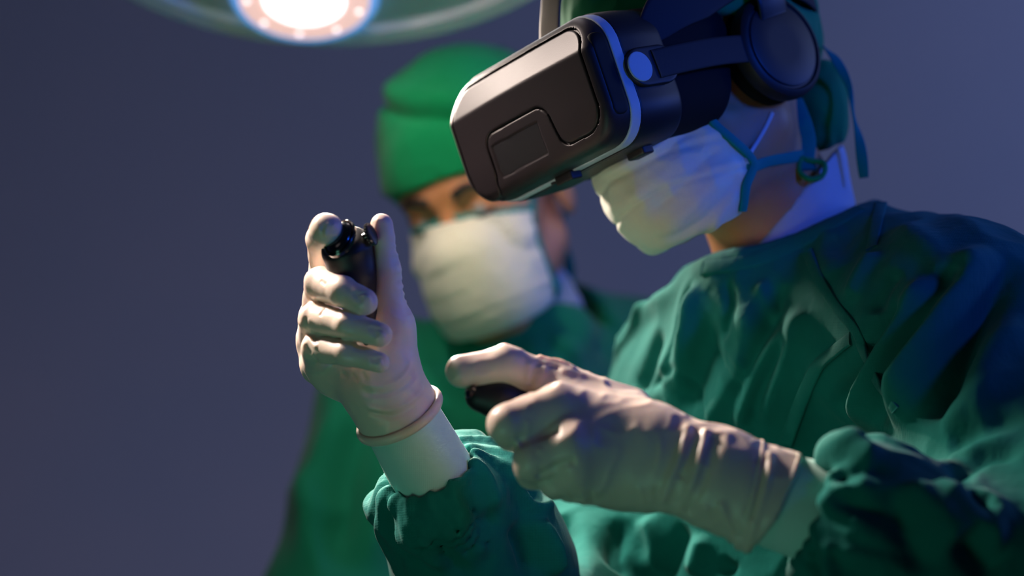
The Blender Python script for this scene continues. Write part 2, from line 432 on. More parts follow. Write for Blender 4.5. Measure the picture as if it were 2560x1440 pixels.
# ---- right hand, raised, holding the first controller upright
def px(px_, py_, d, r): return (W(px_, py_, d), r * d / FPX)
R_thumb = [px(968, 925, 1.775, 62), px(981, 815, 1.772, 45), px(964, 675, 1.765, 32), px(955, 563, 1.762, 28)]
R_fing = [
    [px(805, 790, 1.815, 42), px(806, 660, 1.815, 33), px(803, 598, 1.775, 36), px(816, 574, 1.738, 42)],
    [px(796, 800, 1.825, 44), px(803, 708, 1.765, 43), px(858, 730, 1.740, 37), px(910, 755, 1.733, 33)],
    [px(786, 858, 1.825, 42), px(786, 796, 1.765, 39), px(870, 812, 1.736, 34), px(950, 838, 1.728, 31)],
    [px(796, 915, 1.820, 40), px(788, 870, 1.764, 36), px(868, 882, 1.738, 31), px(948, 906, 1.730, 26)]]
R_wrist = [px(962, 985, 1.785, 84), px(992, 1030, 1.790, 92)]
def hand_R(P):
    d = None
    for k, (a, r) in enumerate([f[0] for f in R_fing]):
        e = rcone(P, R_wrist[0][0] + np.array([-0.006 + 0.002 * k, 0.0, 0.008]), a, 0.019, r)
        d = e if d is None else smin(d, e, 0.014)
    d = smin(d, ell(P, W(880, 910, 1.808), (0.032, 0.018, 0.026)), 0.014)
    d = smin(d, ell(P, W(1000, 885, 1.785), (0.012, 0.018, 0.030)), 0.012)
    d = smin(d, chain(P, R_wrist, 0.01), 0.018)
    d = smin(d, chain(P, R_thumb, 0.008), 0.014)
    for f in R_fing:
        d = smin(d, rcone(P, f[0][0], f[1][0], f[0][1], f[1][1]), 0.005)
    for f in R_fing:
        d = smin(d, chain(P, f[1:], 0.003), 0.0014)
    return d
# ---- left hand, nearer the camera, back of the hand to us
L_thumb = [px(1560, 1050, 1.690, 85), px(1395, 965, 1.695, 56), px(1262, 912, 1.690, 44), px(1158, 928, 1.685, 41)]
L_fing = [
    [px(1400, 1020, 1.655, 62), px(1272, 1062, 1.640, 52), px(1285, 1082, 1.688, 46), px(1340, 1085, 1.715, 38)],
    [px(1425, 1115, 1.635, 62), px(1330, 1150, 1.633, 52), px(1335, 1175, 1.680, 46), px(1390, 1175, 1.708, 38)],
    [px(1440, 1170, 1.640, 58), px(1390, 1195, 1.648, 46), px(1392, 1205, 1.685, 42), px(1440, 1195, 1.705, 36)],
    [px(1460, 1205, 1.655, 50), px(1425, 1218, 1.675, 38), px(1430, 1215, 1.700, 36), px(1470, 1200, 1.712, 32)]]
L_w0 = W(1640, 1140, 1.655); L_w1 = W(1790, 1195, 1.645); L_w2 = W(1950, 1265, 1.64)
def hand_L(P):
    d = None
    for k, (a, r) in enumerate([f[0] for f in L_fing]):
        e = rcone(P, W(1600, 1090 + 34 * k, 1.660), a, 0.021, r)
        d = e if d is None else smin(d, e, 0.016)
    d = smin(d, chain(P, L_thumb, 0.008), 0.022)
    d = smin(d, rcone(squash(P, L_w0, (0, 1, 0), 1.25), L_w0, L_w1, 0.0285, 0.0285), 0.02)
    d = smin(d, ell(P, W(1560, 1180, 1.675), (0.035, 0.02, 0.026)), 0.015)
    for f in L_fing:
        d = smin(d, rcone(P, f[0][0], f[1][0], f[0][1], f[1][1]), 0.004)
    for f in L_fing:
        d = smin(d, chain(P, f[1:], 0.003), 0.0016)
    return d

def legs(P, c, w):
    d = None
    for s in (1, -1):
        hip = c + w * s * 0.09; foot = np.array([hip[0] + w[0] * s * 0.05, hip[1] + w[1] * s * 0.05, 0.07])
        knee = (hip + foot) / 2 + np.array([0, 0, 0.02])
        e = chain(P, [(hip, 0.085), (knee, 0.058), (foot, 0.042)], 0.03)
        fw = nrm(np.cross(w, (0, 0, 1))); 
        e = smin(e, rcone(P, foot + np.array([0, 0, -0.035]), foot - fw * 0.16 + np.array([0, 0, -0.04]), 0.035, 0.028), 0.02)
        d = e if d is None else np.minimum(d, e)
    return d
TS = nrm(SL - SR)                          # surgeon's right-to-left
TSh = nrm((TS[0], TS[1], 0))
def body_S(P):
    d = smin(head_S(P), neck_S(P), 0.03)
    d = smin(d, chain(P, [(SR + 0.03 * TS, 0.042), (NB - np.array([0, 0, 0.085]), 0.064), (SL - 0.03 * TS, 0.042)], 0.04), 0.04)
    mid = (SL + SR) / 2
    up = nrm(mid - PV)
    ax = np.stack([TS, nrm(np.cross(up, TS)), up])
    d = smin(d, ell(P, mid * 0.54 + PV * 0.46 + np.array([-0.03, -0.015, -0.02]), (0.145, 0.10, 0.21), ax), 0.04)
    d = smin(d, rcone(P, PV - TSh * 0.07, PV + TSh * 0.07, 0.11, 0.11), 0.08)
    d = smin(d, rcone(P, PV, mid * 0.5 + PV * 0.5, 0.11, 0.11), 0.06)
    d = smin(d, chain(P, [(SL, 0.042), (EL, 0.034), (L_w1, 0.024)], 0.02), 0.03)
    d = smin(d, chain(P, [(SR, 0.042), (ER, 0.034), (R_wrist[1][0], 0.023)], 0.02), 0.03)
    d = smin(d, legs(P, PV - np.array([0, 0, 0.08]), TSh), 0.05)
    d = smin(d, hand_R(P) + 0.0028, 0.004)
    d = smin(d, hand_L(P) + 0.0028, 0.004)
    return d
surgeon = thing('person', (PV[0], PV[1], 0), 'person in green surgical gown and black virtual reality headset, looking down at two held controllers', 'person')
bS = sdf_obj('body', body_S, (-0.22, 1.45, 0.0), (0.72, 2.42, 1.82), 0.0042, M_skin, surgeon)

# ---- gown
PVg = PV + np.array([-0.02, 0, 0])
def torso_S(P):
    mid = (SL + SR) / 2
    up = nrm(mid - PV); ax = np.stack([TS, nrm(np.cross(up, TS)), up])
    d = chain(P, [(SR + 0.012 * TS - np.array([0, 0, 0.015]), 0.066), (NB - np.array([0, 0, 0.085]), 0.095), (SL - np.array([0, 0, 0.02]), 0.082)], 0.05)
    d = smin(d, rcone(P, W(2120, 600, 1.985), W(2400, 720, 1.90), 0.034, 0.052), 0.03)
    d = smin(d, ell(P, mid * 0.52 + PVg * 0.48 + np.array([-0.025, -0.015, -0.02]), (0.185, 0.138, 0.265), ax), 0.045)
    d = smin(d, chain(P, [(mid * 0.45 + PVg * 0.55, 0.165), (PVg, 0.185), (PVg + np.array([0, 0, -0.5]), 0.23)], 0.1), 0.08)
    return d
def arms_S(P):
    s = chain(P, [(SL + np.array([0, 0, -0.03]), 0.085), (EL + np.array([0.02, 0, 0.0]), 0.074), (W(2230, 1365, 1.645), 0.053), (W(2075, 1285, 1.64), 0.043)], 0.04)
    t = chain(P, [(SR + np.array([0.01, 0, -0.045]), 0.066), (ER, 0.075), (W(1190, 1385, 1.88), 0.060), (W(1085, 1195, 1.815), 0.040)], 0.04)
    return s, t
RC = W(1075, 1175, 1.812); RAX = nrm(W(1075, 1175, 1.812) - W(995, 1030, 1.79))      # cuff to elbow, right arm
LCu = W(2040, 1275, 1.64); LAX = nrm(W(2040, 1275, 1.64) - W(1820, 1190, 1.645))
COLN = nrm((-0.33, 0.0, 0.94))
COLC = W(1975, 578, 2.03)
def gown_S(P):
    d = torso_S(P); s, t = arms_S(P)
    # collar rises around the neck and is open at its middle
    c = rcone(P, NB - np.array([0, 0, 0.05]), COLC + COLN * 0.005, 0.086, 0.0765)
    d = smin(d, c, 0.03)
    d = smin(smin(d, s, 0.035), t, 0.035)
    d = smax(d, plane(P, COLC, COLN), 0.003)
    d = smax(d, -rcone(P, COLC - COLN * 0.06, COLC + COLN * 0.1, 0.069, 0.0735), 0.003)
    d = smax(d, -plane(P, RC, RAX) + 0 * d + np.where(np.linalg.norm(P - RC, axis=1) > 0.16, -1.0, 0.0), 0.004)
    d = smax(d, -plane(P, LCu, LAX) + np.where(np.linalg.norm(P - LCu, axis=1) > 0.11, -1.0, 0.0), 0.004)
    d = smax(d, -rcone(P, RC - RAX * 0.02, RC + RAX * 0.05, 0.0325, 0.0325), 0.002)
    d = smax(d, -rcone(P, LCu - LAX * 0.02, LCu + LAX * 0.05, 0.0345, 0.0345), 0.002)
    d = smax(d, 0.42 - P[:, 2], 0.004)
    return d
def HG(*pts): return [hit(gown_S, *p) for p in pts]
FOLDS_S = [  # (control points, width, height, kind)
    # drape from collar and shoulder down the chest
    ([(1760, 720), (1700, 860), (1650, 960)], .016, .006, 'ridge'), ([(1700, 720), (1600, 800), (1530, 900)], .014, .007, 'ridge'),
    ([(1790, 790), (1740, 930), (1700, 1060)], .014, -.006, 'ridge'), ([(1860, 760), (1880, 860), (1800, 1010), (1760, 1060)], .012, .006, 'ridge'),
    ([(1960, 700), (1900, 850), (1830, 1000)], .013, -.006, 'ridge'), ([(2010, 760), (1960, 900), (1880, 1080)], .012, .006, 'ridge'),
    ([(1650, 820), (1620, 930), (1600, 980)], .010, -.006, 'ridge'), ([(1560, 860), (1510, 940)], .010, -.006, 'ridge'),
    ([(1750, 700), (1726, 829), (1692, 995)], .008, .005, 'ridge'), ([(1735, 700), (1700, 820), (1665, 960)], .006, -.004, 'ridge'),
    ([(1956, 815), (1886, 954), (1845, 1086)], .008, .006, 'ridge'), ([(1980, 830), (1915, 960), (1880, 1090)], .007, -.005, 'ridge'),
    ([(1761, 857), (1815, 925), (1872, 989)], .0045, -.0035, 'ridge'), ([(1789, 830), (1840, 890), (1886, 940)], .004, .0025, 'ridge'),
    ([(1629, 968), (1660, 940), (1700, 915)], .004, -.003, 'ridge'), ([(1600, 800), (1560, 850), (1500, 910)], .006, -.004, 'ridge'),
    ([(1640, 760), (1590, 830), (1530, 930)], .006, .004, 'ridge'), ([(1690, 900), (1740, 1000), (1770, 1050)], .004, -.003, 'ridge'),
    ([(1820, 700), (1830, 780), (1800, 860)], .006, -.004, 'ridge'), ([(1900, 700), (1930, 800)], .006, .003, 'ridge'),
    # overlap edge of the wrap
    ([(2128, 846), (2070, 895), (2035, 925), (2005, 1000), (1960, 1110), (1940, 1160)], .016, .0035, 'edge'),
    # long folds from the shoulder to the forearm
    ([(2330, 690), (2290, 800), (2200, 950), (2150, 1060)], .016, .016, 'ridge'),
    ([(2270, 760), (2180, 900), (2090, 1040)], .013, -.014, 'ridge'),
    ([(2470, 620), (2400, 720), (2330, 860), (2290, 960), (2250, 1090)], .018, .022, 'ridge'),
    ([(2420, 660), (2350, 760), (2270, 900), (2200, 1060)], .013, -.020, 'ridge'),
    ([(2540, 640), (2440, 800), (2370, 930), (2330, 1060)], .014, -.020, 'ridge'),
    ([(2560, 780), (2480, 900), (2420, 1010), (2340, 1060)], .016, .007, 'ridge'),
    ([(2560, 1040), (2440, 1080), (2360, 1110)], .012, -.005, 'ridge'), ([(2560, 1090), (2450, 1120), (2380, 1160), (2340, 1220)], .010, .004, 'ridge'),
    ([(2560, 1150), (2440, 1155), (2380, 1200)], .009, -.005, 'ridge'),
    # forearm sleeve, near arm
    ([(2080, 1165), (2130, 1150), (2190, 1190)], .010, .012, 'ridge'), ([(2070, 1190), (2110, 1200), (2160, 1185)], .005, -.007, 'ridge'),
    ([(2060, 1215), (2110, 1230), (2170, 1220)], .005, .005, 'ridge'), ([(2075, 1250), (2150, 1280), (2230, 1300)], .009, -.006, 'ridge'),
    ([(2060, 1340), (2080, 1400), (2110, 1440)], .006, .007, 'ridge'), ([(2040, 1370), (2055, 1440)], .006, -.006, 'ridge'),
    ([(2260, 1215), (2340, 1290), (2400, 1360)], .013, .008, 'ridge'), ([(2210, 1230), (2260, 1330), (2330, 1440)], .012, -.008, 'ridge'),
    ([(2400, 1215), (2480, 1260), (2500, 1290), (2450, 1290)], .009, .005, 'ridge'), ([(2420, 1240), (2470, 1270)], .006, -.005, 'ridge'),
    ([(2330, 1200), (2430, 1310), (2520, 1350)], .012, .008, 'ridge'), ([(2400, 1330), (2450, 1400), (2490, 1440)], .012, -.010, 'ridge'),
    # far sleeve: gathers at the knit cuff, folds at the elbow
    ([(1210, 1120), (1260, 1200), (1330, 1265), (1370, 1270)], .008, .008, 'ridge'), ([(1250, 1160), (1300, 1230), (1350, 1260)], .006, -.006, 'ridge'),
    ([(1330, 1290), (1370, 1370), (1380, 1440)], .009, .010, 'ridge'), ([(1290, 1300), (1320, 1380), (1330, 1440)], .010, -.010, 'ridge'),
    ([(1400, 1290), (1430, 1360), (1440, 1440)], .010, -.012, 'ridge'), ([(1200, 1180), (1180, 1270), (1230, 1330)], .016, -.008, 'ridge'),
    ([(1010, 1260), (1060, 1350), (1120, 1420)], .007, .007, 'ridge'), ([(985, 1260), (1010, 1330), (1060, 1400)], .006, -.006, 'ridge'),
    ([(1050, 1270), (1080, 1330)], .006, .006, 'ridge'), ([(1120, 1240), (1150, 1330), (1220, 1400)], .013, .006, 'ridge'),
    # lower chest under the near hand
    ([(1560, 1300), (1540, 1380), (1540, 1440)], .011, -.008, 'ridge'), ([(1620, 1290), (1640, 1370), (1620, 1440)], .013, .008, 'ridge'),
    ([(1720, 1310), (1690, 1380), (1660, 1440)], .010, -.008, 'ridge'), ([(1770, 1340), (1740, 1440)], .010, .008, 'ridge'),
    ([(1830, 1400), (1815, 1440)], .008, -.008, 'ridge'),
    # behind, over the shoulder
    ([(2240, 560), (2340, 640), (2350, 700)], .014, .005, 'ridge'), ([(2080, 560), (2060, 640), (2100, 700)], .016, .004, 'ridge'),
    ([(2200, 640), (2130, 760)], .012, .005, 'ridge'), ([(2250, 680), (2190, 790)], .010, -.005, 'ridge'),
]
def disp_gown(v, n):
    out = np.zeros(len(v))
    for pts, w, h, kind in FOLDS_S: out += fold(v, n, HG(*pts), w * 0.85, h * 1.35, kind)
    up = nrm((0.15, 0.1, 1))
    out += 0.0030 * crumple(v, 0.085, 3, nrm((-0.3, 0, 1)), 2.4) + 0.0019 * crumple(v, 0.030, 5, nrm((0.4, 0, 1)), 1.8)
    # gathers where each sleeve meets its cuff
    for C, A, r in ((RC, RAX, 0.040), (LCu, LAX, 0.043)):
        s = (v - C) @ A; rad = v - C - s[:, None] * A
        near = np.linalg.norm(rad, axis=1) < 0.10
        u = nrm(np.cross(A, (0, 1, 0.1))); w_ = np.cross(A, u)
        th = np.arctan2(rad @ w_, rad @ u) + 0.25 * noise(v, 0.03, 9)
        g = np.where(near & (s > -0.02), np.exp(-np.maximum(s - 0.012, 0) ** 2 / 0.045 ** 2), 0)
        out += g * (0.0024 * np.sin(th * 13 + 3 * noise(v, 0.05, 4)) + 0.0012 * np.sin(th * 24 + 3 * noise(v, 0.04, 6)))
        out += np.where(near, (0.015 if r < 0.0415 else 0.008) * np.exp(-((s - 0.026) / 0.020) ** 2), 0) * (0.75 + 0.45 * noise(v, 0.03, 21))
    return out
gown = sdf_obj('gown', gown_S, (-0.30, 1.40, 0.38), (0.80, 2.50, 1.66), 0.0036, M_gown, surgeon, disp_gown, 1, 1)

# seams stitched on cloth follow its folded surface
from mathutils.bvhtree import BVHTree
def world_bvh(o):
    M = Matrix.Identity(4); p = o
    while p is not None: M = p.matrix_basis @ M; p = p.parent
    return BVHTree.FromPolygons([M @ v.co for v in o.data.vertices], [tuple(f.vertices) for f in o.data.polygons])
def seam(name, trees, pts, w, th, m, parent, off=0.0006, n=3, **k):
    pts = [np.array(p, float) for p in pts]; L2 = smooth_line([(p[0], p[1], 0) for p in pts], n)
    out, nor = [], []
    for x, y, _ in L2:
        o = Vector((0, 0, ZC)); d = Vector(W(x, y, 1.0)) - o; best = None
        for t in trees:
            h = t.ray_cast(o, d.normalized())
            if h[0] is not None and (best is None or h[3] < best[3]): best = h
        if best is None: continue
        nn = np.array(best[1]); nn = nn if nn @ np.array(d) < 0 else -nn
        out.append(np.array(best[0]) + nn * off); nor.append(nn)
    out = np.array(out)
    for _ in range(2): out[1:-1] = 0.5 * out[1:-1] + 0.25 * (out[:-2] + out[2:])
    nor = [nrm(sum(nor[max(0, i - 2):i + 3])) for i in range(len(nor))]
    return ribbon(name, out, w, th, m, parent, guide=np.array(nor), n=3, **k)

# ---- knit cuffs and gloves
def cuff_R(P):
    a = W(985, 1015, 1.79); b = RC + RAX * 0.03
    d = rcone(P, a, b, 0.0285, 0.0330)
    return smax(d, -plane(P, W(995, 1030, 1.79), RAX), 0.002)
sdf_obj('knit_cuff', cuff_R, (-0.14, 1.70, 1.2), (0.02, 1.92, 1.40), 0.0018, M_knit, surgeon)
def cuff_L(P):
    d = rcone(squash(P, L_w2, (0, 1, 0), 1.12), W(1830, 1215, 1.645), LCu + LAX * 0.03, 0.031, 0.0365)
    return smax(d, -plane(P, W(1860, 1220, 1.645), LAX), 0.002)
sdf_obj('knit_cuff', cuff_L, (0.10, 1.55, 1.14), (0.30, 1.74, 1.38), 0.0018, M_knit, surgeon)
GR = W(1000, 1040, 1.79)
def glove_R(P):
    d = hand_R(P)
    d = smin(d, rcone(P, R_wrist[0][0], GR + RAX * 0.01, 0.0265, 0.0315), 0.01)
    return smax(d, plane(P, GR, RAX), 0.0015)
def HR(f, pts): return [hit(f, *p) for p in pts]
def disp_gR(v, n):
    out = np.zeros(len(v))
    for pts, w, h in [([(900, 960), (960, 965), (1010, 940), (1030, 900)], .0020, .0014), ([(900, 980), (960, 985), (1020, 960), (1045, 920)], .0022, -.0018),
                      ([(905, 1010), (970, 1025), (1030, 1000), (1058, 960)], .0022, .0016), ([(920, 1030), (980, 1042), (1040, 1015)], .0022, -.0018),
                      ([(810, 560), (806, 580), (812, 600)], .0013, -.0008), ([(825, 555), (815, 575), (812, 595)], .0012, .0010), ([(838, 560), (826, 570)], .0012, .0009),
                      ([(885, 730), (905, 755)], .0025, -.0010), ([(925, 815), (945, 840)], .0025, -.0011), ([(928, 895), (945, 908)], .002, -.0012), ([(936, 890), (940, 915)], .0010, .0010),
                      ([(765, 790), (780, 830), (800, 845)], .0018, -.0016), ([(760, 860), (790, 900), (840, 915)], .002, -.0018), ([(775, 880), (800, 905), (840, 905)], .0015, .0012),
                      ([(850, 930), (870, 945)], .0015, -.0012), ([(880, 935), (895, 955)], .0015, -.0012), ([(905, 930), (915, 950)], .0015, -.001),
                      ([(750, 800), (775, 850), (795, 870)], .0016, .0012), ([(800, 790), (815, 770)], .0016, -.0010),
                      ([(948, 545), (938, 575)], .0015, .0006), ([(895, 735), (925, 735), (935, 762)], .0012, -.0009), ([(935, 820), (962, 828), (972, 850)], .0012, -.0010), ([(932, 898), (955, 895), (962, 912)], .0011, -.0009), ([(800, 700), (815, 712)], .0013, -.0008)]:
        out += fold(v, n, HR(glove_R, pts), w, h, 'ridge', 0.15)
    out += 0.00035 * crumple(v, 0.012, 2) + 0.0005 * noise(v, 0.02, 7)
    # crinkled edge where the finger halves of the thumb meet
    d, t, vec, tan = near_line(v, np.array(HR(glove_R, [(986, 610), (1000, 680), (1014, 740), (1028, 800)])))
    out += np.exp(-(d / 0.0035) ** 2) * 0.0011 * np.maximum(0, np.sin(t * 62))
    return out
gl = sdf_obj('glove', glove_R, (-0.18, 1.66, 1.30), (0.0, 1.87, 1.50), 0.00125, M_latex, surgeon, disp_gR, 1, label='cream latex glove on the raised hand')
u = nrm(np.cross(RAX, (1, 0, 0.2))); w_ = np.cross(RAX, u)
ring = [GR - RAX * 0.001 + (u * math.cos(t) + w_ * math.sin(t)) * 0.0325 for t in np.linspace(0, 2 * math.pi, 24, endpoint=False)]
ribbon('rolled_edge', ring, 0.0075, 0.0055, M_latex, gl, guide=np.array([nrm(p - GR) for p in ring]), closed=True, n=4, round_=True)

GL = W(1932, 1262, 1.642); GLn = nrm((0.86, 0.05, -0.50))
def glove_L(P):
    d = hand_L(P)
    d = smin(d, chain(squash(P, L_w0, (0, 1, 0), 1.15), [(L_w0, 0.0275), (L_w1, 0.0320), (L_w2, 0.0385)], 0.01), 0.015)
    return smax(d, plane(P, GL, GLn), 0.0015)
def disp_gL(v, n):
    out = np.zeros(len(v))
    for pts, w, h in [([(1722, 1058), (1705, 1130), (1680, 1190), (1655, 1260)], .0028, .0026), ([(1770, 1068), (1750, 1140), (1735, 1200), (1690, 1290)], .0030, .0032),
                      ([(1745, 1070), (1720, 1140), (1700, 1200)], .0030, -.0020), ([(1785, 1080), (1770, 1170), (1720, 1290)], .004, -.0022),
                      ([(1925, 1125), (1918, 1200), (1880, 1330), (1860, 1390)], .0028, .0026), ([(1905, 1140), (1890, 1250), (1850, 1350)], .004, -.0018),
                      ([(1880, 1290), (1850, 1350), (1840, 1385)], .003, .002), ([(1800, 1250), (1830, 1330), (1850, 1380)], .003, .0018), ([(1760, 1260), (1800, 1340)], .003, .0015),
                      ([(1345, 900), (1330, 940), (1325, 965)], .0016, -.0014), ([(1325, 905), (1318, 950)], .0014, .0010), ([(1340, 890), (1400, 905), (1440, 925)], .0018, .0020), ([(1345, 905), (1400, 920)], .0016, -.0012),
                      ([(1295, 1112), (1345, 1090), (1400, 1072)], .0035, -.0034), ([(1340, 1200), (1395, 1165), (1440, 1150)], .003, -.0026), ([(1370, 1200), (1390, 1225)], .0016, -.0014), ([(1420, 1225), (1440, 1250)], .0014, -.0014), ([(1450, 1225), (1465, 1255)], .0012, .0012),
                      ([(1475, 1225), (1485, 1260)], .0013, -.0013), ([(1345, 1130), (1350, 1180)], .0014, -.001), ([(1330, 1010), (1320, 1050)], .0016, -.001),
                      ([(1600, 1215), (1610, 1260)], .0014, .0011), ([(1640, 1215), (1645, 1260)], .0014, -.0012), ([(1350, 1120), (1345, 1160)], .001, .001),
                      ([(1520, 960), (1460, 940), (1400, 925)], .003, .0012), ([(1122, 925), (1130, 945)], .004, -.0008)]:
        out += fold(v, n, HR(glove_L, pts), w, h, 'ridge', 0.10)
    out += 0.0008 * crumple(v, 0.014, 2, nrm((0.4, 0, 1)), 2.0) + 0.0006 * noise(v, 0.025, 7)
    for a in L_fing[:3]:      # knuckles and tendons
        out += 0.0016 * np.exp(-(np.linalg.norm(v - a[0][0] - np.array([0, -0.016, 0.0]), axis=1) / 0.011) ** 2)
    return out
gll = sdf_obj('glove', glove_L, (-0.07, 1.55, 1.18), (0.24, 1.78, 1.42), 0.0014, M_latex, surgeon, disp_gL, 1, label='cream latex glove on the nearer hand')
def rim_L(th, k=0.0):
    u = nrm(np.cross(GLn, (0, 1, 0))); w_ = np.cross(GLn, u)
    c = GL - GLn * (0.002 + k)
    return c, u, w_
c, u, w_ = rim_L(0)
def find_r(f, c, d):
    r = 0.01
    for _ in range(80):
        if f((c + d * r)[None])[0] > -0.0003: break
        r += 0.0008
    return r
for off, tilt in ((0.003, 0.0), (0.020, -0.25)):
    ring = []
    for t in np.linspace(0, 2 * math.pi, 28, endpoint=False):
        dd = u * math.cos(t) + w_ * math.sin(t)
        c0 = GL - GLn * off + GLn * tilt * 0.03 * math.cos(t)
        ring.append(c0 + dd * find_r(glove_L, c0 - GLn * 0.004, dd))
    ribbon('rolled_edge', ring, 0.004, 0.003, M_latex, gll, guide=np.array([nrm(p - GL) for p in ring]), closed=True, n=4, round_=True)

# ---- undershirt collar seen between neck and gown
US_N = nrm((-0.30, 0.1, 0.9))
def undershirt(P):
    d = rcone(P, NB + np.array([0.0, 0, -0.03]), W(1935, 430, 2.03), 0.070, 0.061)
    d = smax(d, plane(P, W(1990, 500, 2.0), nrm((-0.78, 0.1, 0.62))), 0.003)
    return smax(d, -plane(P, NB - np.array([0, 0, 0.03]), (0, 0, 1)), 0.002)
sdf_obj('undershirt', undershirt, (0.08, 1.9, 1.38), (0.34, 2.16, 1.58), 0.0022, M_white, surgeon, lambda v, n: 0.001 * crumple(v, 0.03, 3))

# ---- mask
def mask_shape(P, puff=1.0, wide=1.0):
    """mask outline over nose, cheeks and chin in head coordinates"""
    d = ell(P, (0.052, 0, -0.052), (0.060 * puff, 0.068 * wide, 0.080))
    d = smin(d, ell(P, (0.090, 0, -0.020), (0.034, 0.030, 0.030)), 0.03)
    d = smin(d, ell(P, (0.066, 0, -0.086), (0.037, 0.046 * wide ** 2, 0.038)), 0.03)
    d = smin(d, ell(P, (0.088, 0, -0.055), (0.034, 0.042 * wide ** 2, 0.045)), 0.03)
    return d
def mask_of(topl, topu, backu, backf, low, wide=1.0):
    """mask shell over the face: top edge height by side position, back edge by height"""
    def g(P):
        d = np.minimum(mask_shape(P, 1.0, wide), head_local(P, False) - 0.0035)
        top = P[:, 2] - np.interp(P[:, 1], topl, topu)
        back = np.interp(P[:, 2], backu, backf) - P[:, 0]
        bot = -(P[:, 2] + low) + 0.10 * (0.06 - P[:, 0])
        d = smax(smax(smax(d, top, 0.003), back, 0.003), bot, 0.004)
        return smax(d, -head_local(P, False) + 0.0008, 0.001)
    return g
mask_local = mask_of([-.07, -.03, 0, .03, .07], [-.016, -.002, .004, -.002, -.016],
                     [-.15, -.115, -.106, -.094, -.080, -.070, -.056, -.039, -.024, .01], [.045, .052, .057, .055, .042, .049, .061, .071, .072, .068], 0.113)
mask_local2 = mask_of([-.076, -.04, 0, .033, .055, .069], [.006, .012, .015, .010, .003, -.004],
                      [-.15, -.093, -.073, -.048, -.025, 0.01], [.040, .048, .052, .057, .056, .044], 0.099, 1.0)
def edge_line(f, O, A, side, us, fs):
    out = []
    for u, ff in zip(us, fs):
        l = 0.11
        while l > 0.0 and f(np.array([[ff, side * l, u]]))[0] > 0.0004: l -= 0.0006
        out.append(O + ff * A[0] + side * l * A[1] + u * A[2])
    return out
def disp_mask(O, A, amp, folds=()):
    def g(v, n):
        q = to_local(v, O, A); ex = np.zeros(len(v))
        for pts, w, h in folds: ex += fold(v, n, [hit(lambda P: mask_local(to_local(P, O, A)), *p) for p in pts], w, h)
        ang = q[:, 2]
        out = amp * 0.0022 * crumple(q, 0.045, 8, nrm((0.5, 0.5, 0.6)), 2.2) + amp * 0.0008 * crumple(q, 0.016, 4, nrm((0.3, 1, 0)), 2.0)
        for z0 in (-0.030, -0.056, -0.082):      # pleats opened over the face
            out += -0.0014 * amp * np.exp(-((q[:, 2] - z0 - 0.004 * np.sin(q[:, 1] * 40)) / 0.0022) ** 2)
            out += 0.0010 * amp * np.exp(-((q[:, 2] - z0 - 0.006) / 0.006) ** 2)
        return out + ex
    return g
MLO, MHI = (-0.02, -0.085, -0.15), (0.14, 0.085, 0.03)
MF = [([(1500, 455), (1560, 435), (1640, 392), (1700, 345), (1752, 300)], .0035, -.0035), ([(1510, 435), (1580, 405), (1660, 360), (1740, 300)], .006, .0030),
      ([(1650, 600), (1740, 560), (1810, 490), (1860, 430)], .004, -.0030), ([(1620, 585), (1720, 520), (1800, 440), (1850, 415)], .006, .0030),
      ([(1590, 540), (1680, 490), (1760, 400), (1800, 370)], .004, -.0022), ([(1720, 610), (1790, 550), (1850, 460)], .004, .0022), ([(1560, 500), (1640, 450), (1730, 370)], .006, .002)]
mk = sdf_obj('face_mask', mask_local, MLO, MHI, 0.0018, M_mask, surgeon, disp_mask(HO, HA, 1.1, MF), 1, frame=(HO, HA))
TR = [world_bvh(mk), world_bvh(bS)]
for sd in (1, -1):
    us = [-.006, -.024, -.039, -.056, -.070, -.080, -.094, -.106, -.111]; fs = [.0735, .0745, .0735, .0635, .0515, .0460, .0575, .0600, .0600]
    e = [p + HA[1] * sd * 0.0022 for p in edge_line(mask_local, HO, HA, sd, us, fs)]
    ribbon('binding', e, 0.0078, 0.0050, M_tie, mk, guide=HA[1] * sd + 0.2 * HA[0], n=6)
seam('mask_tie', TR, [(1868, 424), (1920, 402), (1970, 395), (2030, 384)], 0.0095, 0.0018, M_tie, mk)
seam('ear_loop', TR, [(1930, 282), (1912, 320), (1885, 365), (1862, 402)], 0.0035, 0.0025, M_white, mk)
seam('ear_loop', TR, [(1818, 185), (1800, 215), (1780, 250)], 0.0030, 0.0022, M_white, mk)

# ---- cap
def cap_local(P, puff=0.012):
    d = ell(P, (-0.010, 0, 0.055), (0.112 + puff * .4, 0.088 + puff * .3, 0.095 + puff))
    line = P[:, 2] - (0.038 + 0.75 * np.minimum(P[:, 0], 0.0) * 0.9 + 0.10 * P[:, 0])
    d = smax(d, -line, 0.004)
    return smax(d, -head_local(P, False) + 0.001, 0.001)
def disp_cap(O, A, seed):
    def g(v, n):
        q = to_local(v, O, A); return 0.0035 * crumple(q, 0.055, seed, nrm((0.2, 1, 0.3)), 2.0) + 0.0010 * crumple(q, 0.02, seed + 3)
    return g
cap = sdf_obj('surgical_cap', cap_local, (-0.16, -0.12, -0.08), (0.14, 0.12, 0.19), 0.0026, M_capg, surgeon, disp_cap(HO, HA, 4), 1, frame=(HO, HA))
def knot(P):
    d = ell(P, W(2050, 270, 2.02), (0.022, 0.022, 0.030))
    d = smin(d, rcone(P, W(2060, 190, 2.03), W(2078, 320, 2.02), 0.014, 0.011), 0.012)
    d = smin(d, rcone(P, W(2078, 320, 2.02), W(2046, 345, 2.01), 0.011, 0.009), 0.008)
    return d
sdf_obj('gathered_end', knot, (0.20, 1.95, 1.50), (0.31, 2.08, 1.66), 0.0022, M_capg, cap, lambda v, n: 0.0022 * crumple(v, 0.02, 6, (0, 0, 1), 2))
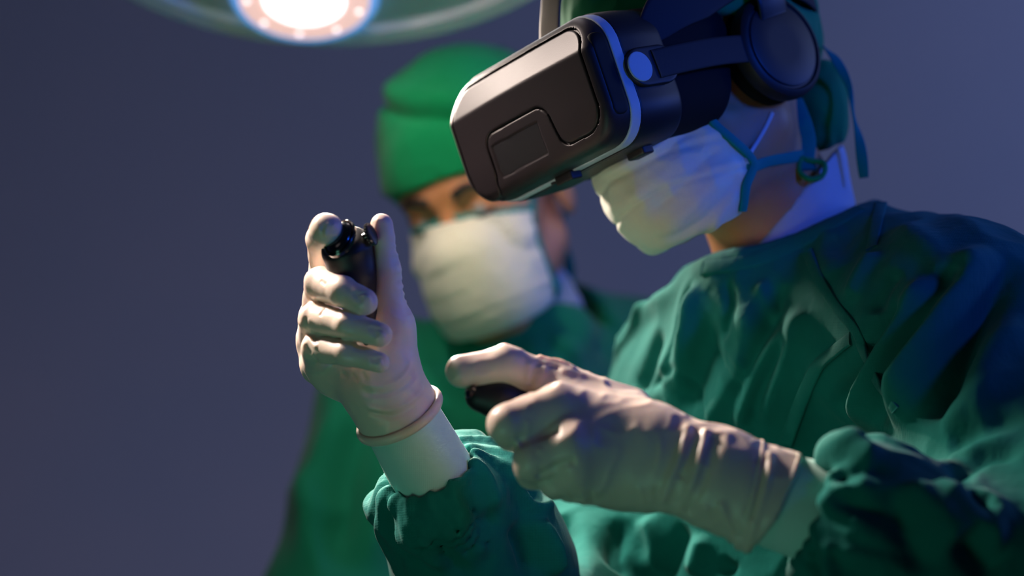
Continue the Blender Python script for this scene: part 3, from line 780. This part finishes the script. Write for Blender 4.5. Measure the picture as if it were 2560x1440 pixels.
ribbon('tie_ribbon', [W(2060, 118, 2.00), W(2090, 150, 1.99), W(2122, 215, 1.985), W(2134, 290, 1.98), W(2150, 360, 1.98), W(2160, 445, 1.98)], 0.0075, 0.0014, M_tie, cap,
       guide=np.array([(0.8, -.6, 0), (0.6, -1, 0), (-.2, -1, 0), (.9, -.6, 0), (.2, -1, 0), (-.5, -1, 0)]), wf=lambda t: 0.9 + 0.35 * math.sin(t * 9))
ribbon('tie_ribbon', [W(1985, 250, 1.99), W(2005, 300, 1.98), W(2018, 350, 1.98), W(2015, 400, 1.975), W(2020, 425, 1.97)], 0.015, 0.0025, M_tie, cap, guide=(0.2, -1, 0))
ribbon('tie_loop', [W(2005, 400, 1.975), W(2000, 430, 1.97), W(2025, 448, 1.965), W(2055, 440, 1.965), W(2062, 412, 1.97), W(2035, 402, 1.975)], 0.009, 0.004, M_capg, cap, guide=np.array([(-1, 0, 0), (-.7, -.2, -.7), (0, -.2, -1), (.7, -.2, -.7), (1, -.2, .3), (0, -.2, 1)]), closed=True)
def hair_S(P):
    q = to_local(P, HO, HA)
    d = head_local(q, False) - 0.004
    d = smax(d, q[:, 0] + 0.035 - 0.2 * q[:, 2], 0.004)
    d = smax(d, q[:, 2] - 0.03, 0.004)
    d = smax(d, -(q[:, 2] + 0.045), 0.004)
    return smax(d, -head_local(q, False) + 0.001, 0.001)
sdf_obj('hair', hair_S, (0.10, 1.88, 1.42), (0.32, 2.16, 1.70), 0.0026, M_hair, surgeon)

# ------------------------------------------------------------------ headset
F0 = 0.207
hs = thing('vr_headset', HL(0.12, 0, 0.02), 'black virtual reality headset with silver trim and round ear cups worn by the nearer person', 'headset')
HW, HH, UC = 0.0935, 0.0550, 0.007        # half width, half height, centre height
def hs_profile(P, f):
    """rounded box cross-section tapering towards the front"""
    t = np.clip((f - 0.10) / 0.11, 0, 1)
    return rrect2(P[:, 1], P[:, 2], 0, UC, HW - 0.003 * t, HH - 0.0045 * t, 0.029)
def hs_front(P):
    l, u_ = P[:, 1], P[:, 2] - UC
    front = P[:, 0] - (F0 - 0.55 * l * l - 2.0 * np.maximum(-u_ - 0.015, 0) ** 2)
    bevel = (P[:, 0] - (F0 - 0.55 * l * l)) * 0.87 + (u_ - 0.022) * 0.49
    d = smax(hs_profile(P, P[:, 0]), smax(front, bevel, 0.0008), 0.009)
    return d
def panel2(l, u_):
    d = rrect2(l, u_, 0.0, 0.003, 0.082, 0.0415, 0.020)
    ext = rrect2(l, u_, -0.066, -0.012, 0.016, 0.038, 0.010)
    d = smin(d, ext, 0.004)
    notch = rrect2(l - 0.16 * (-0.02 - u_) * (l > 0.0), u_, -0.008, -0.048, 0.040, 0.047, 0.012)
    return smax(d, -notch, 0.010)
def shell_f(P):
    d = hs_front(P)
    d = smax(d, 0.180 - P[:, 0], 0.0006)
    pan = panel2(P[:, 1], P[:, 2] - UC)
    recess = np.maximum(pan - 0.0006, -(hs_front(P) + 0.0024))
    d = np.maximum(d, -recess)
    win = np.maximum(rrect2(P[:, 1], P[:, 2] - UC, -0.013, -0.024, 0.030, 0.0135, 0.001), -(hs_front(P) + 0.0007))
    return np.maximum(d, -win)
fr = (HO, HA)
HSLO, HSHI = (0.05, -0.105, -0.06), (0.225, 0.105, 0.10)
shell = sdf_obj('front_shell', shell_f, (0.15, -0.105, -0.06), (0.222, 0.105, 0.10), 0.0009, M_shell, hs, None, 1, frame=fr)
def cover_f(P):
    h = hs_front(P)
    return smax(smax(h, -(h + 0.0020), 0.0004), panel2(P[:, 1], P[:, 2] - UC) + 0.0009, 0.0010)
sdf_obj('cover_plate', lambda P: np.maximum(cover_f(P), 0.17 - P[:, 0]), (0.15, -0.105, -0.06), (0.222, 0.105, 0.10), 0.0008, M_shell, hs, None, 1, frame=fr)
def window_f(P):
    h = hs_front(P)
    return np.maximum(np.maximum(h + 0.0006, -(h + 0.0016)), np.maximum(rrect2(P[:, 1], P[:, 2] - UC, -0.013, -0.024, 0.0295, 0.013, 0.001), 0.17 - P[:, 0]))
sdf_obj('sensor_window', window_f, (0.16, -0.105, -0.06), (0.222, 0.105, 0.10), 0.0007, M_glass, hs, None, 0, frame=fr)
def side_vent(P):    # black insert on each side of the shell
    d = hs_front(P) - 0.0006
    m = rrect2(P[:, 0] - 0.0*P[:, 2], P[:, 2] - UC, 0.1895, 0.0, 0.0075, 0.033, 0.006)
    return smax(smax(smax(d, -(hs_front(P) + 0.003), 0.0005), m, 0.001), 0.07 - np.abs(P[:, 1]), 0.001)
sdf_obj('side_vent', lambda P: np.maximum(side_vent(P), -P[:, 1]), (0.15, 0.05, -0.06), (0.2, 0.105, 0.10), 0.0009, M_gap, hs, None, 1, frame=fr)
sdf_obj('side_vent', lambda P: np.maximum(side_vent(P), P[:, 1]), (0.15, -0.105, -0.06), (0.2, -0.05, 0.10), 0.0009, M_gap, hs, None, 1, frame=fr)
def trim_f(P):
    d = hs_profile(P, P[:, 0]) - 0.0012
    return smax(smax(d, np.abs(P[:, 0] - 0.1755) - 0.0052, 0.0012), -(hs_profile(P, P[:, 0]) + 0.004), 0.0006)
sdf_obj('trim_ring', trim_f, (0.15, -0.105, -0.06), (0.18, 0.105, 0.10), 0.0009, M_silver, hs, None, 1, frame=fr)
def housing_f(P):
    t = np.clip((0.165 - P[:, 0]) / 0.07, 0, 1)
    d = rrect2(P[:, 1], P[:, 2], 0, UC + 0.001 * t, HW - 0.001 - 0.012 * t * t, HH - 0.001 - 0.003 * t * t, 0.030)
    d = smax(d, P[:, 0] - 0.1715, 0.0008)
    d = smax(d, 0.118 + 0.25 * np.abs(P[:, 1]) ** 1 * 0 - P[:, 0], 0.006)
    # hinge recess
    rc = np.maximum(rrect2(P[:, 0], P[:, 2], 0.128, 0.048, 0.022, 0.016, 0.0155), 0.084 - np.abs(P[:, 1]))
    return d
sdf_obj('housing', housing_f, HSLO, (0.18, 0.105, 0.10), 0.0013, M_body, hs, None, 1, frame=fr)
def foam_f(P):
    t = np.clip((0.12 - P[:, 0]) / 0.09, 0, 1)
    d = rrect2(P[:, 1], P[:, 2], 0, UC + 0.003, 0.086 - 0.004 * t, 0.052, 0.030)
    d = smax(d, P[:, 0] - 0.122, 0.002)
    d = smax(d, (0.035 + 0.9 * np.maximum(0.03 - P[:, 2], 0) * 0.4) - P[:, 0], 0.012)
    return smax(d, -head_local(P, False) + 0.0015, 0.003)
sdf_obj('face_cushion', foam_f, (0.0, -0.10, -0.06), (0.14, 0.10, 0.10), 0.0018, M_foam, hs, None, 1, frame=fr)
# hinge arm, disc, ear cups, straps (each side)
for s in (1, -1):
    arm = lambda P, s=s: smax(rrect2(P[:, 0], P[:, 2], 0.148, 0.006, 0.026, 0.0155, 0.015), np.abs(P[:, 1] - s * 0.0935) - 0.0032, 0.0015)
    a = sdf_obj('hinge', arm, (0.11, -0.105 if s < 0 else 0.08, -0.02), (0.19, -0.08 if s < 0 else 0.105, 0.04), 0.0009, M_black, hs, None, 1, frame=fr)
    lathe('hinge_cap', [(0, 0.0118), (0.0012, 0.0118), (0.0016, 0.0112), (0.0018, 0.0)], HL(0.163, s * 0.0965, 0.006), s * HA[1], M_silver, a, 48, sx=1.0)
    pts = [HL(0.146, s * 0.0970, 0.006), HL(0.11, s * 0.0965, 0.008), HL(0.07, s * 0.095, 0.009), HL(0.02, s * 0.093, 0.007)]
    ribbon('side_strap', pts, 0.023, 0.0022, M_rubber, hs, guide=s * HA[1])
    C = HL(0.0, s * 0.079, 0.006)
    cup = lathe('ear_cup', [(-0.002, 0.038), (0.004, 0.0435), (0.010, 0.0445), (0.0155, 0.0432), (0.0175, 0.0410), (0.0185, 0.0385), (0.017, 0.0370), (0.0170, 0.0)], C, s * HA[1], M_black, hs, 72)
    lathe('ear_cup_disc', [(0.0165, 0.0355), (0.0182, 0.0352), (0.0188, 0.0335), (0.0188, 0.015), (0.0188, 0.0)], C, s * HA[1], M_body, cup, 72)
    lathe('ear_pad', [(-0.016, 0.028), (-0.016, 0.036), (-0.010, 0.042), (-0.004, 0.0415), (0.0, 0.037)], C, s * HA[1], M_foam, cup, 72)
    up = smooth_line([(0.105, 0.078), (0.07, 0.084), (0.03, 0.088), (-0.01, 0.080), (-0.04, 0.066), (-0.085, 0.052)], 4)
    pts = [HL(0.128, s * 0.085, 0.036), HL(0.090, s * 0.092, 0.056), HL(0.02, s * 0.098, 0.075), HL(-0.03, s * 0.098, 0.066), HL(-0.075, s * 0.078, 0.055), HL(-0.108, s * 0.045, 0.045), HL(-0.122, 0, 0.040)]
    ribbon('head_band', pts, 0.052, 0.003, M_rubber, hs, guide=np.array([s * HA[1] + k * HA[0] for k in (0.15, 0.15, 0.0, -0.1, -0.5, -1.2, -9)]), wf=lambda t: (0.45 + 0.55 * min(1, t / 0.2)) - 0.25 * t)
    ribbon('ear_cup_bracket', [HL(0.004, s * 0.100, 0.062), HL(0.002, s * 0.102, 0.045), HL(0.0, s * 0.097, 0.03)], 0.034, 0.004, M_body, hs, guide=s * HA[1])
ribbon('top_strap', [HL(0.152, 0.0, 0.058), HL(0.140, 0.0, 0.085), HL(0.118, 0.0, 0.120), HL(0.080, 0.0, 0.150), HL(0.02, 0, 0.168), HL(-0.05, 0, 0.155), HL(-0.105, 0, 0.11), HL(-0.123, 0, 0.050)], 0.026, 0.003, M_beige, hs,
       guide=np.array([HA[0] * a + HA[2] * b for a, b in ((1, 1), (1, .6), (1, .6), (.6, 1), (0, 1), (-.6, 1), (-1, .5), (-1, 0))]))
lathe('vent_peg', [(0, 0.004), (0.004, 0.004), (0.0045, 0.0)], HL(0.176, -0.018, UC - HH + 0.004), -HA[2], M_black, hs, 16)
for lf, ll in ((0.178, 0.0), (0.14, 0.045)):
    o = sdf_obj('latch', lambda P, lf=lf, ll=ll: rbox(P, (lf, ll, UC - HH - 0.000), (0.006, 0.010, 0.004), 0.001), (lf - .012, ll - .018, -0.065), (lf + .012, ll + .018, -0.03), 0.001, M_black, hs, None, 0, frame=fr)

# ------------------------------------------------------------------ controllers
cR = thing('controller', W(880, 640, 1.76), 'small black hand controller held upright in the raised glove', 'controller')
cA = nrm(W(868, 610, 1.752) - W(935, 800, 1.778))
def ctrl_R(P):
    d = chain(P, [(W(868, 625, 1.756), 0.0190), (W(884, 685, 1.761), 0.0160), (W(911, 760, 1.768), 0.0095), (W(930, 840, 1.772), 0.0085)], 0.008)
    return smax(d, plane(P, W(862, 588, 1.750), nrm(cA + np.array([-0.15, -0.35, 0]))), 0.007)
body_c = sdf_obj('grip', ctrl_R, (-0.16, 1.72, 1.36), (-0.07, 1.82, 1.49), 0.001, M_black, cR)
tn = nrm(cA + np.array([-0.45, -0.75, 0.0])); tc_ = W(846, 592, 1.736)
lathe('trigger', [(-0.006, 0.0135), (-0.001, 0.0135), (0.001, 0.012), (0.0025, 0.009), (0.003, 0.0)], tc_, tn, M_gloss, cR, 40, sx=0.75)
lathe('trigger_ring', [(-0.004, 0.0155), (-0.0015, 0.0158), (-0.0005, 0.0150), (-0.0012, 0.0140), (-0.004, 0.0135)], tc_, tn, M_gloss, cR, 40, sx=0.78)
jn = nrm((0.85, -0.35, 0.35)); jc = W(918, 590, 1.748)
js = lathe('thumbstick', [(-0.006, 0.003), (0.002, 0.003), (0.002, 0.0078), (0.0035, 0.0082), (0.0045, 0.0075), (0.0048, 0.0)], jc, jn, M_gloss, cR, 40)
uu = nrm(np.cross(jn, (0, 0, 1))); vv = np.cross(jn, uu)
for k in range(22):
    t = 2 * math.pi * k / 22; p = jc + jn * 0.0030 + (uu * math.cos(t) + vv * math.sin(t)) * 0.0081
    lathe('grip_rib', [(-0.001, 0.0006), (0.001, 0.0006), (0.0012, 0.0)], p, jn, M_gloss, js, 6)
cL = thing('controller', W(1230, 985, 1.685), 'small black hand controller lying under the thumb of the nearer glove', 'controller')
def ctrl_L(P):
    return chain(P, [(W(1202, 990, 1.690), 0.0110), (W(1245, 995, 1.692), 0.0140), (W(1330, 1020, 1.695), 0.0135), (W(1450, 1080, 1.70), 0.010)], 0.006)
sdf_obj('grip', ctrl_L, (-0.06, 1.65, 1.28), (0.08, 1.73, 1.38), 0.0012, M_black, cL)
lathe('thumbstick', [(-0.002, 0.0042), (0.001, 0.0046), (0.0022, 0.004), (0.0026, 0.0)], W(1178, 972, 1.684), nrm((-0.8, -0.35, 0.5)), M_gloss, cL, 32)
lathe('button', [(-0.001, 0.0030), (0.001, 0.0028), (0.0014, 0.0)], W(1172, 984, 1.674), nrm((-0.7, -0.7, 0.2)), M_gloss, cL, 24)

# ------------------------------------------------------------------ the second person
KA = frame_LU((0.86, -0.42, 0.25), (-0.24, -0.15, 0.95))
KO = W(1105, 500, 2.36) - 0.095 * KA[0] - 0.035 * KA[2]
def KL(f, l, u): return KO + f * KA[0] + l * KA[1] + u * KA[2]
NB2 = W(1285, 830, 2.50)
SR2 = W(975, 985, 2.50); SL2 = W(1590, 930, 2.62); PV2 = np.array([0.03, 2.66, 0.90])
T2 = nrm(SL2 - SR2); T2h = nrm((T2[0], T2[1], 0))
ER2 = W(830, 1560, 2.42); EL2 = W(1640, 1500, 2.50); WR2 = W(1080, 1820, 2.22); WL2 = W(1420, 1820, 2.24)
def neck_A(P): return rcone(P, KL(-0.02, 0, -0.03), NB2 + np.array([0, 0.01, -0.02]), 0.055, 0.062)
def hand_simple(P, w, dirn, side):
    d = ell(P, w + dirn * 0.055, (0.040, 0.040, 0.018)); 
    for k in range(4):
        a = w + dirn * 0.085 + side * (0.027 - 0.018 * k); b = a + dirn * (0.045, 0.052, 0.048, 0.038)[k] + np.array([0, 0, -0.010]); c = b + dirn * 0.022 + np.array([0, 0, -0.014])
        d = smin(d, chain(P, [(a, 0.0095), (b, 0.0085), (c, 0.0075)], 0.003), 0.003)
    th = chain(P, [(w + dirn * 0.03 + side * 0.025, 0.013), (w + dirn * 0.06 + side * 0.05, 0.011), (w + dirn * 0.088 + side * 0.058, 0.0095)], 0.004)
    return smin(d, th, 0.008)
DH = nrm((-0.1, -0.95, -0.1))
def body_A(P):
    q = to_local(P, KO, KA)
    d = smin(head_local(q), neck_A(P), 0.03)
    mid = (SL2 + SR2) / 2; up = nrm(mid - PV2); ax = np.stack([T2, nrm(np.cross(up, T2)), up])
    d = smin(d, chain(P, [(SR2 - np.array([0, 0, 0.01]), 0.04), (NB2 - np.array([0, 0, 0.09]), 0.062), (SL2 - np.array([0, 0, 0.01]), 0.04)], 0.04), 0.04)
    d = smin(d, ell(P, mid * 0.6 + PV2 * 0.4, (0.15, 0.10, 0.23), ax), 0.06)
    d = smin(d, rcone(P, PV2 - T2h * 0.07, PV2 + T2h * 0.07, 0.11, 0.11), 0.08)
    d = smin(d, rcone(P, PV2, mid * 0.5 + PV2 * 0.5, 0.11, 0.11), 0.06)
    d = smin(d, chain(P, [(SR2, 0.05), (ER2, 0.038), (WR2, 0.024)], 0.02), 0.03)
    d = smin(d, chain(P, [(SL2, 0.05), (EL2, 0.038), (WL2, 0.024)], 0.02), 0.03)
    d = smin(d, legs(P, PV2 - np.array([0, 0, 0.08]), T2h), 0.05)
    d = smin(d, hand_simple(P, WR2, DH, np.array([1.0, 0, 0])), 0.008)
    return smin(d, hand_simple(P, WL2, DH, np.array([-1.0, 0, 0])), 0.008)
asst = thing('person', (PV2[0], PV2[1], 0), 'person in green gown, cap and white mask standing behind, watching the raised glove', 'person')
bA = sdf_obj('body', body_A, (-0.36, 2.0, 0.0), (0.36, 2.95, 1.66), 0.0045, M_skin, asst)
def hr(P):
    q = P
    d = head_local(q, False) - 0.003
    d = smax(d, q[:, 0] - 0.02 - 0.3 * q[:, 2], 0.004); d = smax(d, -(q[:, 2] + 0.03 + 0.6 * np.minimum(q[:, 0] - 0, 0) * 0 - 0.02 * (q[:, 0] > 0)), 0.006)
    d = smax(d, q[:, 2] - 0.06, 0.004)
    d = smax(d, -(np.hypot(q[:, 0] + 0.006, q[:, 2] - 0.004) - 0.034) - (np.abs(q[:, 1]) < 0.05) * 1.0, 0.003)
    return smax(d, -head_local(q, False) + 0.001, 0.001)
sdf_obj('hair', hr, (-0.12, -0.09, -0.06), (0.08, 0.09, 0.08), 0.0028, M_hair, asst, frame=(KO, KA))
for s in (1, -1):
    ribbon('eyebrow', [KL(0.0985, s * 0.014, 0.035), KL(0.0965, s * 0.030, 0.041), KL(0.084, s * 0.050, 0.038)], 0.009, 0.003, M_hair, asst, guide=KA[0], wf=lambda t: 1.1 - 0.6 * t)
    e = lathe('eye', [(-0.011, 0.003), (-0.008, 0.008), (-0.002, 0.0112), (0.004, 0.0105), (0.008, 0.008), (0.011, 0.002)], KL(0.0795, s * 0.031, 0.0155), KA[0] - 0.4 * KA[2], M_eye, asst, 24)
    ribbon('eyelash', [KL(0.0880, s * 0.016, 0.011), KL(0.0925, s * 0.030, 0.0085), KL(0.0860, s * 0.046, 0.011)], 0.004, 0.0025, M_hair, asst, guide=KA[0])
mk2 = sdf_obj('face_mask', mask_local2, MLO, MHI, 0.0022, M_mask, asst, disp_mask(KO, KA, 0.45), 1, frame=(KO, KA))
TA = [world_bvh(mk2), world_bvh(bA)]
seam('binding', TA, [(992, 606), (1040, 578), (1110, 552), (1200, 537), (1270, 530), (1332, 524)], 0.0075, 0.004, M_tie, mk2, off=0.002)
for sd in (1, -1):
    e = edge_line(mask_local2, KO, KA, sd, [-.004, -.025, -.048, -.073, -.093, -.108], [.0490, .0585, .0595, .0550, .0505, .0480])
    ribbon('binding', e, 0.0075, 0.0034, M_tie, mk2, guide=KA[1] * sd + 0.2 * KA[0], n=6)
seam('mask_tie', TA, [(1328, 520), (1334, 490), (1345, 462)], 0.008, 0.002, M_tie, mk2)
def cap2_local(P):
    d = ell(P, (-0.010, -0.002, 0.060), (0.112, 0.094, 0.103))
    d = smin(d, ell(P, (-0.03, 0.0, 0.10), (0.095, 0.075, 0.068)), 0.03)
    line = P[:, 2] - (0.052 + np.where(P[:, 0] < 0.03, 0.62 * (P[:, 0] - 0.03), 0.0)) 
    d = smax(d, -line, 0.004)
    return smax(d, -head_local(P, False) + 0.001, 0.001)
def disp_cap2(v, n):
    q = to_local(v, KO, KA)
    out = disp_cap(KO, KA, 7)(v, n) * 0.8
    for z0, s, a in ((0.135, 0.010, 0.006), (0.118, 0.006, -0.007)):
        out += a * np.exp(-((q[:, 2] - z0 + 0.35 * q[:, 1] - 0.5 * np.abs(q[:, 1]) * 0) / s) ** 2) * (q[:, 0] > -0.02)
    return out
cap2 = sdf_obj('surgical_cap', cap2_local, (-0.15, -0.12, -0.08), (0.14, 0.12, 0.20), 0.003, M_capg, asst, disp_cap2, 1, frame=(KO, KA))
ribbon('tie_ribbon', [W(1372, 555, 2.46), W(1395, 545, 2.46), W(1412, 548, 2.46)], 0.016, 0.006, M_tie, cap2)
ribbon('tie_ribbon', [W(1375, 600, 2.47), W(1405, 620, 2.47), W(1422, 660, 2.47), W(1425, 705, 2.47)], 0.011, 0.003, M_tie, cap2)
def ucol2(P):
    d = rcone(P, NB2 + np.array([0.01, 0.01, -0.02]), KL(-0.03, 0, -0.07), 0.074, 0.061)
    d = smax(d, -neck_A(P) + 0.001, 0.001)
    return smax(d, plane(P, W(1300, 800, 2.5), nrm((0.15, 0.75, 0.75))), 0.003)
sdf_obj('undershirt', ucol2, (-0.10, 2.38, 1.28), (0.14, 2.62, 1.50), 0.003, M_white, asst, lambda v, n: 0.0015 * crumple(v, 0.03, 3))
def gown_A(P):
    mid = (SL2 + SR2) / 2; up = nrm(mid - PV2); ax = np.stack([T2, nrm(np.cross(up, T2)), up])
    d = chain(P, [(SR2 - np.array([0, 0, 0.01]), 0.066), (NB2 - np.array([0, 0, 0.075]), 0.088), (SL2 - np.array([0, 0, 0.01]), 0.066)], 0.05)
    d = smin(d, ell(P, mid * 0.62 + PV2 * 0.38, (0.175, 0.125, 0.27), ax), 0.06)
    d = smin(d, chain(P, [(mid * 0.45 + PV2 * 0.55, 0.15), (PV2, 0.17), (PV2 + np.array([0, 0, -0.45]), 0.22)], 0.1), 0.08)
    d = smin(d, rcone(P, NB2 - np.array([0, 0, 0.06]), NB2 + np.array([0, -0.005, 0.02]), 0.085, 0.076), 0.03)
    for S, E, w_ in ((SR2, ER2, WR2), (SL2, EL2, WL2)):
        d = smin(d, chain(P, [(S, 0.072), (E, 0.072), (w_ * 0.85 + E * 0.15, 0.045)], 0.04), 0.035)
    d = smax(d, np.where(np.linalg.norm(P - NB2, axis=1) > 0.098, -1.0, plane(P, NB2 + np.array([0, 0, 0.010]), nrm((0.0, 0.30, 0.95)))), 0.003)
    d = smax(d, -rcone(P, NB2 - np.array([0, 0, 0.05]), NB2 + np.array([0, 0, 0.1]), 0.070, 0.074), 0.003)
    return smax(d, 0.42 - P[:, 2], 0.004)
FOLDS_A = [([(960, 990), (900, 1100), (860, 1250), (840, 1440)], .020, -.014), ([(880, 1000), (820, 1120), (780, 1260), (760, 1440)], .018, .012), ([(1000, 960), (980, 1100), (930, 1300), (920, 1440)], .020, .012),
           ([(1080, 920), (1060, 1000), (1100, 1060)], .02, .008), ([(1300, 860), (1360, 900), (1420, 860)], .018, .006), ([(1470, 790), (1440, 850), (1400, 900)], .02, .01), ([(1530, 800), (1480, 880)], .015, -.008), ([(760, 1180), (800, 1260), (860, 1300)], .015, .008)]
def disp_A(v, n):
    out = 0.005 * crumple(v, 0.10, 13, nrm((-0.2, 0, 1)), 2.2)
    for pts, w, h in FOLDS_A: out += fold(v, n, [hit(gown_A, *p) for p in pts], w, h)
    return out
sdf_obj('gown', gown_A, (-0.42, 2.0, 0.38), (0.42, 3.0, 1.50), 0.006, M_gown2, asst, disp_A, 2)

# stitched seams and the tie on the surgeon's gown
TG = [world_bvh(gown)]
seam('seam', TG, [(2020, 632), (2045, 690), (2075, 745), (2110, 790), (2146, 832), (2162, 890), (2200, 970), (2240, 1025)], 0.009, 0.003, M_gown, gown)
seam('placket', TG, [(2128, 846), (2070, 893), (2038, 925), (2005, 1000), (1965, 1110)], 0.012, 0.003, M_gown, gown)
seam('collar_band', TG, [(1757, 672), (1800, 668), (1870, 655), (1940, 632), (2010, 598), (2080, 560), (2150, 522)], 0.013, 0.003, M_gown, gown, off=0.0002)
seam('neck_tie', TG, [(2205, 498), (2196, 540), (2186, 590), (2180, 622)], 0.010, 0.0025, M_gown, gown)
